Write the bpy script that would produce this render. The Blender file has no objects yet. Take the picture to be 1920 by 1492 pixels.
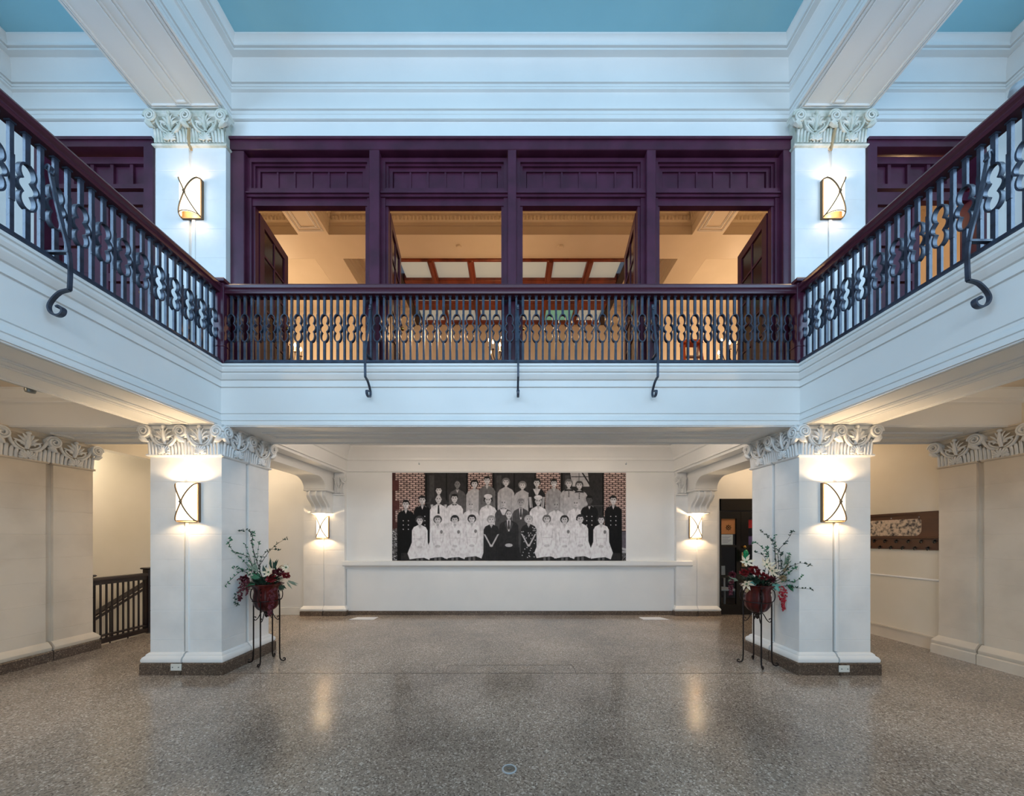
import bpy, bmesh, math, random
import numpy as np
from mathutils import Vector, Matrix
random.seed(7)
PI = math.pi
SC = bpy.context.scene
COL = SC.collection

# ------------------------------------------------------------------ camera, world, lights, exposure
S = 0.0063            # metres per photo pixel at the depth of the hall's end balcony
FPX = 660.0           # focal length in photo pixels
D1 = FPX * S          # distance to the end balcony front
VX, VY, EYE = 957.0, 1008.0, 1.6
def PX(px, r): return (px - VX) * r * S
def PZ(py, r): return EYE + (VY - py) * r * S

cam = bpy.data.cameras.new('camera'); cam_o = bpy.data.objects.new('camera', cam); COL.objects.link(cam_o)
cam.sensor_fit = 'HORIZONTAL'; cam.sensor_width = 36.0; cam.lens = FPX / 1920 * 36.0
cam.shift_x = (960 - VX) / 1920; cam.shift_y = (VY - 746) / 1920
cam.clip_start = 0.05; cam.clip_end = 200
cam_o.location = (0, 0, EYE); cam_o.rotation_euler = (PI / 2, 0, 0)
SC.camera = cam_o

w = bpy.data.worlds.new('World'); SC.world = w; w.use_nodes = True
bgn = w.node_tree.nodes['Background']; bgn.inputs[0].default_value = (0.55, 0.75, 1.0, 1); bgn.inputs[1].default_value = 0.6

SC.view_settings.view_transform = 'Standard'; SC.view_settings.look = 'None'
SC.view_settings.gamma = 1.0; SC.view_settings.use_curve_mapping = False
SC.view_settings.exposure = 0.24

COOL = (0.69, 0.84, 1.0); COOLG = (0.44, 0.70, 1.0); WARM = (1.0, 0.72, 0.42)
def area(name, loc, rot, sx, sy, power, color, spread=PI):
    l = bpy.data.lights.new(name, 'AREA'); l.shape = 'RECTANGLE'; l.size = sx; l.size_y = sy
    l.energy = power; l.color = color; l.spread = spread
    o = bpy.data.objects.new(name, l); COL.objects.link(o); o.location = loc; o.rotation_euler = rot
    return o
def point(name, loc, power, color, rad=0.04, parent=None):
    l = bpy.data.lights.new(name, 'POINT'); l.energy = power; l.color = color; l.shadow_soft_size = rad
    o = bpy.data.objects.new(name, l); COL.objects.link(o); o.location = loc
    if parent: o.parent = parent
    return o
# daylight in the tall windows behind the camera and in the two gallery side walls
GWIN = [(-4.6, -2.8), (-2.3, -0.5), (0.0, 1.8)]
RWIN = [(-5.4, -4.4), (-2.6, -0.4), (0.4, 2.6), (4.4, 5.4)]
for (a, b) in RWIN:
    area('window_daylight', ((a + b) / 2, -4.93, 4.45), (PI / 2, 0, 0), b - a, 1.6, 48 * (b - a) if abs(a + b) < 4 else 6, COOL)
for (a, b) in RWIN[1:3]:
    area('window_daylight_low', ((a + b) / 2, -4.93, 1.75), (PI / 2, 0, 0), b - a, 2.1, 10 * (b - a), (0.80, 0.91, 1.0))
for (a, b) in GWIN:
    area('window_daylight', (-6.0, (a + b) / 2, 5.55), (0, -PI / 2, 0), 2.3, b - a, 78, COOLG)
    area('window_daylight', (6.0, (a + b) / 2, 5.55), (0, PI / 2, 0), 2.3, b - a, 78, COOLG)

# ------------------------------------------------------------------ materials
def mat(name, color, rough=0.5, metal=0.0, emit=None, estr=0.0, spec=None, trans=0.0, coat=0.0):
    m = bpy.data.materials.new(name); m.use_nodes = True
    b = m.node_tree.nodes['Principled BSDF']
    b.inputs['Base Color'].default_value = (*color, 1); b.inputs['Roughness'].default_value = rough
    b.inputs['Metallic'].default_value = metal
    if spec is not None: b.inputs['Specular IOR Level'].default_value = spec
    if emit: b.inputs['Emission Color'].default_value = (*emit, 1); b.inputs['Emission Strength'].default_value = estr
    if trans: b.inputs['Transmission Weight'].default_value = trans
    if coat: b.inputs['Coat Weight'].default_value = coat; b.inputs['Coat Roughness'].default_value = 0.1
    return m
def lin(r, g, b):
    f = lambda c: ((c / 255 + 0.055) / 1.055) ** 2.4 if c > 10 else c / 255 / 12.92
    return (f(r), f(g), f(b))
def vary(m, c1, c2, scale=3.0, detail=4.0, lo=0.35, hi=0.65, stretch=None, bump=0.0, bscale=None):
    nt = m.node_tree; N = nt.nodes; L = nt.links; b = N['Principled BSDF']
    tc = N.new('ShaderNodeTexCoord'); mp = N.new('ShaderNodeMapping'); L.new(tc.outputs['Object'], mp.inputs[0])
    if stretch: mp.inputs['Scale'].default_value = stretch
    n = N.new('ShaderNodeTexNoise'); n.inputs['Scale'].default_value = scale; n.inputs['Detail'].default_value = detail
    L.new(mp.outputs[0], n.inputs['Vector'])
    r = N.new('ShaderNodeValToRGB'); r.color_ramp.elements[0].position = lo; r.color_ramp.elements[1].position = hi
    r.color_ramp.elements[0].color = (*c1, 1); r.color_ramp.elements[1].color = (*c2, 1)
    L.new(n.outputs[0], r.inputs[0]); L.new(r.outputs[0], b.inputs['Base Color'])
    if bump:
        n2 = N.new('ShaderNodeTexNoise'); n2.inputs['Scale'].default_value = bscale or scale * 5; n2.inputs['Detail'].default_value = 3
        L.new(tc.outputs['Object'], n2.inputs['Vector'])
        bp = N.new('ShaderNodeBump'); bp.inputs['Strength'].default_value = bump; bp.inputs['Distance'].default_value = 0.01
        L.new(n2.outputs[0], bp.inputs['Height']); L.new(bp.outputs[0], b.inputs['Normal'])
    return m
M = {}
M['white'] = vary(mat('white_paint', (.8, .8, .8), 0.42), lin(232, 232, 230), lin(240, 239, 236), 1.2, 3, .3, .7, bump=0.10, bscale=14)
M['plaster'] = vary(mat('white_plaster', (.8, .8, .8), 0.5), lin(228, 228, 226), lin(240, 239, 236), 2.2, 5, .35, .6, bump=0.18, bscale=9)
M['cream'] = vary(mat('cream_paint', (.8, .8, .8), 0.5), lin(226, 216, 196), lin(232, 222, 204), 1.5, 3, bump=0.06)
M['beige'] = vary(mat('beige_plaster', (.8, .75, .65), 0.5), lin(216, 202, 182), lin(228, 214, 194), 2.2, 5, .35, .6, bump=0.15, bscale=9)
M['oldplaster'] = vary(mat('weathered_plaster', (.8, .8, .8), 0.6), lin(196, 200, 186), lin(226, 224, 214), 9, 6, .38, .62, bump=0.2, bscale=60)
M['blue'] = vary(mat('blue_ceiling_paint', (.2, .4, .5), 0.55), lin(150, 206, 221), lin(156, 211, 225), 1.2, 3)
M['purple'] = vary(mat('plum_gloss_paint', (.06, .02, .04), 0.36, coat=0.04), lin(66, 25, 45), lin(82, 34, 58), 4, 4, bump=0.05, bscale=25)
M['plumrail'] = mat('plum_handrail_paint', lin(74, 32, 48), 0.34, coat=0.08)
M['iron'] = vary(mat('black_painted_iron', (.01, .01, .012), 0.4, 0.2, coat=0.12), lin(46, 54, 68), lin(64, 74, 92), 12, 4, bump=0.12, bscale=60)
M['bronze'] = mat('aged_bronze', lin(122, 100, 76), 0.5, 0.5)
M['standiron'] = mat('brown_black_iron', lin(34, 24, 22), 0.4, 0.6)
M['walnut'] = vary(mat('walnut_wood', (.1, .04, .02), 0.38), lin(66, 34, 14), lin(98, 56, 24), 6, 6, .3, .7, stretch=(1, .12, 1))
M['redwood'] = vary(mat('mahogany_wood', (.2, .06, .03), 0.35), lin(96, 36, 18), lin(140, 62, 32), 5, 5, stretch=(1, .15, 1))
M['darkwood'] = mat('dark_mahogany', lin(40, 16, 12), 0.4)
M['stairwood'] = mat('dark_stair_wood', lin(34, 20, 18), 0.32)
M['black'] = mat('black_door_paint', lin(16, 13, 12), 0.25)
M['doorglass'] = mat('dark_door_panel', lin(46, 28, 24), 0.18, coat=0.2)
M['glass'] = mat('clear_glass', (.9, .95, .95), 0.02, trans=1.0); M['glass'].node_tree.nodes['Principled BSDF'].inputs['IOR'].default_value = 1.05
M['laylight'] = mat('obscured_glass', lin(190, 196, 186), 0.2, emit=lin(205, 215, 205), estr=0.22)
M['laygreen'] = mat('green_tinted_glass', lin(130, 190, 160), 0.2, emit=lin(120, 190, 165), estr=0.3)
M['shade'] = mat('lit_opal_glass', lin(250, 235, 205), 0.4, emit=(1.0, 0.80, 0.54), estr=2.3)
M['bulb'] = mat('lit_bulb', (1, .9, .7), 0.3, emit=(1.0, 0.74, 0.42), estr=14)
M['outlet'] = mat('ivory_plastic', lin(228, 226, 216), 0.4)
M['paper'] = mat('white_paper', lin(225, 226, 230), 0.7)
M['urn'] = vary(mat('oxblood_glaze', (.1, .02, .02), 0.3, spec=.3, coat=0.1), lin(34, 6, 6), lin(96, 20, 16), 9, 5, .35, .7, stretch=(1.6, 1.6, .18))
M['petalred'] = mat('red_petal', lin(120, 8, 16), 0.6)
M['petaldark'] = mat('dark_red_petal', lin(84, 10, 26), 0.6)
M['petalbright'] = mat('bright_red_petal', lin(172, 20, 36), 0.6)
M['petalcream'] = mat('cream_petal', lin(232, 214, 184), 0.6)
M['leafgreen'] = mat('green_leaf', lin(40, 104, 66), 0.5)
M['leafdark'] = mat('dark_green_leaf', lin(38, 66, 50), 0.55)
M['leafgrey'] = mat('grey_green_leaf', lin(128, 140, 118), 0.6)
M['leafteal'] = mat('teal_leaf', lin(110, 165, 150), 0.5)
M['twig'] = mat('brown_twig', lin(48, 42, 34), 0.7)
M['straw'] = mat('dry_straw_leaf', lin(176, 150, 112), 0.7)
M['brass'] = mat('brass', lin(190, 150, 80), 0.3, 0.9)
M['grey'] = mat('grey_enamel', lin(165, 175, 182), 0.4)
M['steel'] = mat('drain_metal', lin(120, 125, 125), 0.35, 0.8)
M['orange'] = mat('orange_fibreglass', lin(205, 82, 30), 0.4)
M['alu'] = mat('aluminium', lin(190, 180, 165), 0.35, 0.7)
M['warmwall'] = mat('apricot_wall', lin(214, 140, 88), 0.6)
M['dim'] = mat('grey_vestibule_paint', lin(92, 84, 82), 0.6)
M['teal'] = mat('teal_glass', lin(24, 150, 110), 0.2)
M['red'] = mat('red_print', lin(190, 40, 50), 0.6)
M['lilac'] = mat('purple_print', lin(110, 90, 150), 0.6)
M['gold'] = vary(mat('gilded_curtain', (.6, .4, .2), 0.6), lin(170, 110, 50), lin(226, 176, 100), 5, 5, stretch=(4, 4, .6))

def terrazzo(name, c_dark, c_mid, c_light, rough):
    m = mat(name, c_mid, rough); nt = m.node_tree; N = nt.nodes; L = nt.links; b = N['Principled BSDF']
    tc = N.new('ShaderNodeTexCoord')
    v = N.new('ShaderNodeTexVoronoi'); v.inputs['Scale'].default_value = 105; L.new(tc.outputs['Object'], v.inputs['Vector'])
    sp = N.new('ShaderNodeSeparateColor'); L.new(v.outputs['Color'], sp.inputs[0])
    r = N.new('ShaderNodeValToRGB'); e = r.color_ramp.elements
    e[0].position = 0.0; e[0].color = (*c_dark, 1); e[1].position = 1.0; e[1].color = (*c_light, 1)
    x = e.new(0.35); x.color = (*c_mid, 1); x = e.new(0.82); x.color = (*[c * 1.15 for c in c_mid], 1)
    L.new(sp.outputs[0], r.inputs[0])
    n = N.new('ShaderNodeTexNoise'); n.inputs['Scale'].default_value = 0.55; n.inputs['Detail'].default_value = 5; n.inputs['Roughness'].default_value = 0.6
    L.new(tc.outputs['Object'], n.inputs['Vector'])
    r2 = N.new('ShaderNodeValToRGB'); r2.color_ramp.elements[0].position = .36; r2.color_ramp.elements[1].position = .66
    r2.color_ramp.elements[0].color = (.66, .64, .62, 1); r2.color_ramp.elements[1].color = (1.12, 1.1, 1.08, 1)
    L.new(n.outputs[0], r2.inputs[0])
    if name == 'terrazzo_floor':                                  # darker worn rectangle in the middle of the hall
        sx = N.new('ShaderNodeSeparateXYZ'); L.new(tc.outputs['Object'], sx.inputs[0])
        def mth(op, a, b_):
            q = N.new('ShaderNodeMath'); q.operation = op
            for i_, v_ in enumerate((a, b_)):
                if isinstance(v_, (int, float)): q.inputs[i_].default_value = v_
                elif v_ is not None: L.new(v_, q.inputs[i_])
            return q.outputs[0]
        nz = mth('MULTIPLY', n.outputs[0], 0.5)
        dx = mth('ADD', mth('ABSOLUTE', sx.outputs[0], None), nz); dy = mth('ADD', sx.outputs[1], nz)
        mr = N.new('ShaderNodeMapRange'); mr.inputs['From Min'].default_value = 1.15; mr.inputs['From Max'].default_value = 1.45; mr.inputs['To Min'].default_value = 1; mr.inputs['To Max'].default_value = 0; L.new(dx, mr.inputs[0])
        mr2 = N.new('ShaderNodeMapRange'); mr2.inputs['From Min'].default_value = 3.0; mr2.inputs['From Max'].default_value = 3.4; mr2.inputs['To Min'].default_value = 1; mr2.inputs['To Max'].default_value = 0; L.new(dy, mr2.inputs[0])
        wf = mth('SUBTRACT', 1.0, mth('MULTIPLY', mth('MULTIPLY', mr.outputs[0], mr2.outputs[0]), 0.24))
        mw = N.new('ShaderNodeMix'); mw.data_type = 'RGBA'; mw.blend_type = 'MULTIPLY'; mw.inputs[0].default_value = 1.0
        cb = N.new('ShaderNodeCombineColor')
        for i_ in range(3): L.new(wf, cb.inputs[i_])
        L.new(r.outputs[0], mw.inputs[6]); L.new(cb.outputs[0], mw.inputs[7]); r = type('o', (), {'outputs': [mw.outputs[2]]})
    mx = N.new('ShaderNodeMix'); mx.data_type = 'RGBA'; mx.blend_type = 'MULTIPLY'; mx.inputs[0].default_value = 1.0
    L.new(r.outputs[0], mx.inputs[6]); L.new(r2.outputs[0], mx.inputs[7]); L.new(mx.outputs[2], b.inputs['Base Color'])
    rr = N.new('ShaderNodeMapRange'); rr.inputs['To Min'].default_value = rough * 0.75; rr.inputs['To Max'].default_value = rough * 1.35
    L.new(n.outputs[0], rr.inputs[0]); L.new(rr.outputs[0], b.inputs['Roughness'])
    return m
M['terrazzo'] = terrazzo('terrazzo_floor', lin(104, 94, 86), lin(160, 149, 138), lin(226, 218, 208), 0.17)
M['terrazzodark'] = terrazzo('terrazzo_plinth', lin(58, 48, 42), lin(98, 82, 70), lin(156, 140, 124), 0.32)

# ------------------------------------------------------------------ mesh helpers
class MB:
    def __init__(s): s.v = []; s.f = []
    def add(s, vs, fs):
        o = len(s.v); s.v += [tuple(p) for p in vs]; s.f += [tuple(i + o for i in f) for f in fs]; return s
    def box(s, x0, x1, y0, y1, z0, z1):
        return s.add([(x, y, z) for z in (z0, z1) for y in (y0, y1) for x in (x0, x1)],
                     [(0, 2, 3, 1), (4, 5, 7, 6), (0, 1, 5, 4), (2, 6, 7, 3), (0, 4, 6, 2), (1, 3, 7, 5)])
    def cbox(s, x0, x1, y0, y1, z0, z1, c=0.006):       # box with chamfered edges in plan and top/bottom
        def ring(e, z):
            a0, a1, b0, b1 = x0 + e, x1 - e, y0 + e, y1 - e
            return [(a0 + c, b0, z), (a1 - c, b0, z), (a1, b0 + c, z), (a1, b1 - c, z), (a1 - c, b1, z), (a0 + c, b1, z), (a0, b1 - c, z), (a0, b0 + c, z)]
        return s.rings([ring(c, z0), ring(0, z0 + c), ring(0, z1 - c), ring(c, z1)], caps=True)
    def rings(s, rs, caps=True, closed=True):
        n = len(rs[0]); vs = [p for r in rs for p in r]; fs = []
        for k in range(len(rs) - 1):
            for i in range(n if closed else n - 1):
                j = (i + 1) % n; fs.append((k * n + i, k * n + j, (k + 1) * n + j, (k + 1) * n + i))
        if caps: fs.append(tuple(range(n))); fs.append(tuple((len(rs) - 1) * n + i for i in range(n)))
        return s.add(vs, fs)
    def tube(s, pts, rad, n=6, caps=True, flat=1.0, side=None):
        P = [Vector(p) for p in pts]; k = len(P)
        R = rad if isinstance(rad, (list, tuple)) else [rad] * k
        rs = []; up = Vector(side) if side else None; prev = None
        for i in range(k):
            t = (P[min(i + 1, k - 1)] - P[max(i - 1, 0)])
            if t.length < 1e-9: t = Vector((0, 0, 1))
            t.normalize()
            if up is not None: a = up - t * up.dot(t)
            elif prev is None: a = t.orthogonal()
            else: a = prev - t * prev.dot(t)
            if a.length < 1e-6: a = t.orthogonal()
            a.normalize(); prev = a; b = t.cross(a)
            rs.append([P[i] + a * (R[i] * flat * math.cos(2 * PI * q / n)) + b * (R[i] * math.sin(2 * PI * q / n)) for q in range(n)])
        return s.rings(rs, caps)
    def strap(s, pts, width, thick, axis):               # flat bar following a planar curve; width along axis
        P = [Vector(p) for p in pts]; ax = Vector(axis).normalized(); k = len(P); rs = []
        W = width if isinstance(width, (list, tuple)) else [width] * k
        for i in range(k):
            t = (P[min(i + 1, k - 1)] - P[max(i - 1, 0)]).normalized(); nn = ax.cross(t).normalized()
            a = ax * (W[i] / 2); b = nn * (thick / 2)
            rs.append([P[i] - a - b, P[i] + a - b, P[i] + a + b, P[i] - a + b])
        return s.rings(rs, True)
    def loop_strap(s, pts, width, thick, axis):          # the same, closed on itself
        P = [Vector(p) for p in pts]; ax = Vector(axis).normalized(); k = len(P); vs = []; fs = []
        for i in range(k):
            t = (P[(i + 1) % k] - P[i - 1]).normalized(); nn = ax.cross(t).normalized()
            a = ax * (width / 2); b = nn * (thick / 2)
            vs += [P[i] - a - b, P[i] + a - b, P[i] + a + b, P[i] - a + b]
        for i in range(k):
            j = (i + 1) % k
            for q in range(4): fs.append((i * 4 + q, i * 4 + (q + 1) % 4, j * 4 + (q + 1) % 4, j * 4 + q))
        return s.add(vs, fs)
    def lathe(s, prof, n=20, c=(0, 0, 0), lobes=0, amp=0.0, caps=True):
        rs = []
        for (r, z) in prof:
            rs.append([(c[0] + r * (1 + amp * math.cos(lobes * 2 * PI * i / n)) * math.cos(2 * PI * i / n),
                        c[1] + r * (1 + amp * math.cos(lobes * 2 * PI * i / n)) * math.sin(2 * PI * i / n), c[2] + z) for i in range(n)])
        return s.rings(rs, caps)
    def ball(s, c, r, n=8, sz=1.0):
        return s.lathe([(r * math.sin(PI * k / 6) + 1e-4, -r * sz * math.cos(PI * k / 6)) for k in range(7)], n, c)
    def sweep(s, path, prof, closed=False, zadd=0.0):    # moulding profile (d, z) along a plan path; d to the right of travel
        P = [Vector((p[0], p[1])) for p in path]; k = len(P); rs = []
        nr = lambda a, b: Vector(((b - a).y, -(b - a).x)).normalized()
        for i in range(k):
            if 0 < i < k - 1:
                n1, n2 = nr(P[i - 1], P[i]), nr(P[i], P[i + 1]); m = (n1 + n2) / (1 + n1.dot(n2))
            elif i == 0: m = nr(P[0], P[1])
            else: m = nr(P[-2], P[-1])
            rs.append([(P[i].x + m.x * d, P[i].y + m.y * d, z + zadd) for d, z in prof])
        return s.rings(rs, caps=closed, closed=closed)
    def prism(s, poly, z0, z1): return s.rings([[(x, y, z0) for x, y in poly], [(x, y, z1) for x, y in poly]], True)
    def extr(s, poly, axis, a, b):                       # poly in the plane across axis
        if axis == 'x': return s.rings([[(a, p, q) for p, q in poly], [(b, p, q) for p, q in poly]], True)
        return s.rings([[(p, a, q) for p, q in poly], [(p, b, q) for p, q in poly]], True)
    def leaf(s, base, d, ln, wd, up=(0, 0, 1), bend=0.25):
        b = Vector(base); d = Vector(d).normalized(); sd = d.cross(Vector(up))
        if sd.length < 1e-4: sd = d.orthogonal()
        sd.normalize(); nn = sd.cross(d).normalized()
        mid = b + d * ln * .5 + nn * ln * bend * .5; tip = b + d * ln
        q1 = b + d * ln * .22 + nn * ln * bend * .3
        return s.add([b, q1 + sd * wd * .36, q1, q1 - sd * wd * .36, mid + sd * wd * .5, mid - nn * wd * .12, mid - sd * wd * .5, tip],
                     [(0, 1, 2), (0, 2, 3), (1, 4, 5, 2), (2, 5, 6, 3), (4, 7, 5), (5, 7, 6)])
def mesh(name, mb, m, smooth=True, ang=32):
    me = bpy.data.meshes.new(name); me.from_pydata(mb.v, [], mb.f); me.validate(clean_customdata=False)
    bm = bmesh.new(); bm.from_mesh(me); bmesh.ops.recalc_face_normals(bm, faces=bm.faces); bm.to_mesh(me); bm.free()
    if smooth:
        me.shade_smooth(); me.set_sharp_from_angle(angle=math.radians(ang))
    me.materials.append(M[m] if isinstance(m, str) else m)
    return me
def inst(name, me, parent=None, loc=(0, 0, 0), rz=0.0, scale=None):
    o = bpy.data.objects.new(name, me); COL.objects.link(o); o.location = loc; o.rotation_euler = (0, 0, rz)
    if scale: o.scale = scale
    if parent: o.parent = parent
    return o
def ob(name, mb, m, parent=None, loc=(0, 0, 0), rz=0.0, smooth=True, ang=32):
    return inst(name, mesh(name, mb, m, smooth, ang), parent, loc, rz)
def wob(name, mb, m, parent, **k):                       # part built in world coordinates under an unrotated root
    return ob(name, mb, m, parent, loc=-Vector(parent.location), **k)
def tag(o, label, cat, group=None):
    o['label'] = label; o['category'] = cat
    if group: o['group'] = group
    return o
def thing(name, label, cat, loc=(0, 0, 0), rz=0.0, group=None):
    o = bpy.data.objects.new(name, None); COL.objects.link(o); o.location = loc; o.rotation_euler = (0, 0, rz); o.empty_display_size = 0.1
    return tag(o, label, cat, group)
def struct(name, mb, m, label=None, **k):
    o = ob(name, mb, m, **k); o['kind'] = 'structure'
    if label: o['label'] = label
    return o
def kids(o): return [c for c in COL.objects if c.parent == o]
def dup(root, loc, rz=None, label=None, group=None, scale=None):
    r = root.copy(); COL.objects.link(r); r.location = loc
    if rz is not None: r.rotation_euler = (0, 0, rz)
    if scale: r.scale = scale
    if label: r['label'] = label
    if group: r['group'] = group
    for ch in list(root.children):
        c = ch.copy(); COL.objects.link(c); c.parent = r
        for g in list(ch.children):
            d = g.copy(); COL.objects.link(d); d.parent = c
    return r

# ------------------------------------------------------------------ key dimensions
XI, XO = 3.411, 4.2525           # inner and outer faces of the column rows
YF, YB = D1, D1 * 1.194          # front and back of the end columns
XL, XR = -6.08, 5.98             # side walls
YR = -5.0                        # wall behind the camera
YW = D1 * 1.764                  # back wall with the mural
ZS = 2.929                       # underside of the balcony beams
ZF = 3.64                        # balcony floor
YE = 4.30                        # upper end wall
ZC = 7.50                        # blue ceiling
ZBM = 6.684                      # underside of the upper beams
CA = 3.35                        # coffer ceilings under the galleries

# ------------------------------------------------------------------ structure: floor and lower walls
struct('floor', MB().box(XL, 6.3, YR, YW + 0.1, -0.12, 0).box(-7.75, XL, 7.1, YW + 0.1, -0.12, 0), 'terrazzo', 'speckled grey-brown terrazzo floor of the hall')
DX0, DX1, DZ = PX(1349, 1.764), PX(1349, 1.764) + 1.36, PZ(935, 1.764)
struct('wall_back', MB().box(-7.9, DX0, YW, YW + .12, 0, 3.6).box(DX0, DX1, YW, YW + .12, DZ, 3.6).box(DX1, 6.3, YW, YW + .12, 0, 3.6), 'white', 'white back wall of the alcove under the balcony')
struct('wall_left', MB().box(XL - .17, XL, YR, 5.02, 0, 3.6).box(XL - .17, XL, 5.02, YW, ZS, 3.6), 'cream', 'painted left side wall of the lower aisle')
struct('wall_right', MB().box(XR + .06, XR + .25, YR, YW, 0, 3.6), 'cream', 'painted right side wall of the lower aisle')
struct('wall_stair', MB().box(-7.9, -7.2, 3.0, YW, -2.4, CA).box(-7.2, XL - .17, 2.9, 3.0, -2.4, CA), 'cream', 'cream wall beside the stairs')
struct('ceiling_stair', MB().box(-7.9, XL - .17, 2.9, YW, 3.2, CA + .1), 'white')
struct('floor_stairwell', MB().box(-7.9, XL - .05, 2.9, 7.1, -2.5, -2.4).box(XL - .17, XL - .05, 5.02, 7.1, -2.4, -.12).box(-7.75, XL, 7.05, 7.1, -2.4, -.12), 'cream')

# wall behind the camera and upper gallery walls, with window openings
def wall_with_windows(name, axis, pos, thick, lo, hi, z0, z1, wins, m, cuts):
    mb = MB()
    def bx(a, b, c, d):
        if b - a < 1e-4 or d - c < 1e-4: return
        if axis == 'x': mb.box(min(pos, pos + thick), max(pos, pos + thick), a, b, c, d)
        else: mb.box(a, b, min(pos, pos + thick), max(pos, pos + thick), c, d)
    zs = z0
    for (wz0, wz1, ws) in wins:
        bx(lo, hi, zs, wz0); cur = lo
        for (a, b) in ws: bx(cur, a, wz0, wz1); cur = b
        bx(cur, hi, wz0, wz1); zs = wz1
    bx(lo, hi, zs, z1)
    return struct(name, mb, m)
wall_with_windows('wall_front', 'y', YR, -.2, -6.3, 6.3, 0, ZC, [(.7, 2.8, RWIN[1:3]), (3.65, 5.25, RWIN)], 'white', 0)
wall_with_windows('wall_gallery_left', 'x', XL, -.2, YR, YE, ZF, ZC, [(4.4, 6.7, GWIN)], 'white', 0)
wall_with_windows('wall_gallery_right', 'x', XR + .06, .2, YR, YE, ZF, ZC, [(4.4, 6.7, GWIN)], 'white', 0)
WN = [0]
def window(c, half, z0, z1, axis):
    WN[0] += 1
    mb = MB()
    def bar(a, b, c0, c1, t=.05):
        if axis == 'x': mb.box(c[0] - t / 2, c[0] + t / 2, c[1] + a, c[1] + b, c0, c1)
        else: mb.box(c[0] + a, c[0] + b, c[1] - t / 2, c[1] + t / 2, c0, c1)
    bar(-half, -half + .07, z0, z1); bar(half - .07, half, z0, z1); bar(-half, half, z0, z0 + .07); bar(-half, half, z1 - .07, z1)
    bar(-.02, .02, z0, z1, .04); bar(-half, half, (z0 + z1) / 2 - .02, (z0 + z1) / 2 + .02, .04)
    o = struct('window_%d' % WN[0], mb, 'white', smooth=False)
for (a, b) in GWIN:
    window((XL - .12, (a + b) / 2), (b - a) / 2, 4.4, 6.7, 'x'); window((XR + .18, (a + b) / 2), (b - a) / 2, 4.4, 6.7, 'x')
for (a, b) in RWIN: window(((a + b) / 2, YR - .12), (b - a) / 2, 3.65, 5.25, 'y')
for (a, b) in RWIN[1:3]: window(((a + b) / 2, YR - .12), (b - a) / 2, .7, 2.8, 'y')

# balcony structure: beams, slabs and coffers under the galleries
def sub(o, name, mb, m, **k): return ob(name, mb, m, o, **k)
bm_ = MB()
bm_.box(-XO, -XI - .058, YR, YF + .058, ZS, ZF - .002).box(XI + .058, XO, YR, YF + .058, ZS, ZF - .002).box(-XO, -XI, YF + .058, YW, ZS, ZF - .002).box(XI, XO, YF + .058, YW, ZS, ZF - .002)          # beams over the column rows
bm_.box(-XI, XI, YF + .058, YB, ZS, ZF - .002)                                                  # end beam
bm_.box(XL, -XO, YF, YB, ZS, ZF - .002).box(XO, XR + .06, YF, YB, ZS, ZF - .002)          # cross beams of the aisles
bm_.box(XL, -XO, YR, YR + .5, ZS, ZF - .002).box(XO, XR + .06, YR, YR + .5, ZS, ZF - .002)
beams = struct('ceiling_beam', bm_, 'white', 'white beams carrying the balcony')
struct('ceiling_aisle', MB().box(XL, -XO, YR, YF, CA, ZF - .001).box(XO, XR + .06, YR, YF, CA, ZF - .001)
       .box(XL, -XO, YB, YW, CA, ZF - .001).box(XO, XR + .06, YB, YW, CA, ZF - .001), 'beige', 'cream coffered ceiling under the side galleries')
struct('ceiling_alcove', MB().box(-XI, XI, YB, YW, 3.49, ZF - .001), 'white', 'white ceiling of the alcove')
# mouldings inside coffers
COFF = [(0, CA - .16), (.0, CA - .15), (.015, CA - .14), (.015, CA - .1), (.04, CA - .075), (.06, CA - .045), (.075, CA - .03), (.075, CA)]
def coffer(name, x0, x1, y0, y1, prof):
    mb = MB().sweep([((x0 + x1) / 2, y1), (x1, y1), (x1, y0), (x0, y0), (x0, y1), ((x0 + x1) / 2, y1)], [(d + .004, z) for d, z in prof])
    return struct(name, mb, 'white', ang=25)
coffer('trim_1', XL, -XO, YR + .5, YF, COFF); coffer('trim_2', XO, XR + .06, YR + .5, YF, COFF)
coffer('trim_3', XL, -XO, YB, YW, COFF); coffer('trim_4', XO, XR + .06, YB, YW, COFF)
ALC = [(0, 2.97), (.02, 2.975), (.02, 3.0), (.01, 3.01), (.01, 3.2), (.03, 3.215), (.03, 3.26), (.05, 3.3), (.06, 3.34), (.1, 3.40), (.13, 3.44), (.14, 3.45), (.14, 3.49)]
coffer('trim_5', -XI, XI, YB, YW, ALC)
# panel mouldings on the beam undersides
def soffit_panel(name, x0, x1, y0, y1, z, wd=.022, ins=0.16, iny=None):
    iny = ins if iny is None else iny; mb = MB()
    for (ix, iy, w_) in ((ins, iny, wd), (.03, .03, wd * .8)):
        a0, a1, b0, b1 = x0 + ix, x1 - ix, y0 + iy, y1 - iy
        pr = [(-w_, z), (-w_, z - .012), (-w_ * .45, z - .016), (-w_ * .3, z - .004), (w_ * .3, z - .004), (w_ * .45, z - .016), (w_, z - .012), (w_, z)]
        mb.sweep([((a0 + a1) / 2, b1), (a1, b1), (a1, b0), (a0, b0), (a0, b1), ((a0 + a1) / 2, b1)], pr)
    return struct(name, mb, 'white', ang=25)
soffit_panel('trim_6', -XO, -XI, YR + .4, YF - .02, ZS, ins=.35, iny=.08); soffit_panel('trim_7', XI, XO, YR + .4, YF - .02, ZS, ins=.35, iny=.08)
soffit_panel('trim_8', -XI, XI, YF, YB, ZS, ins=.3, iny=.3)
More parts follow.
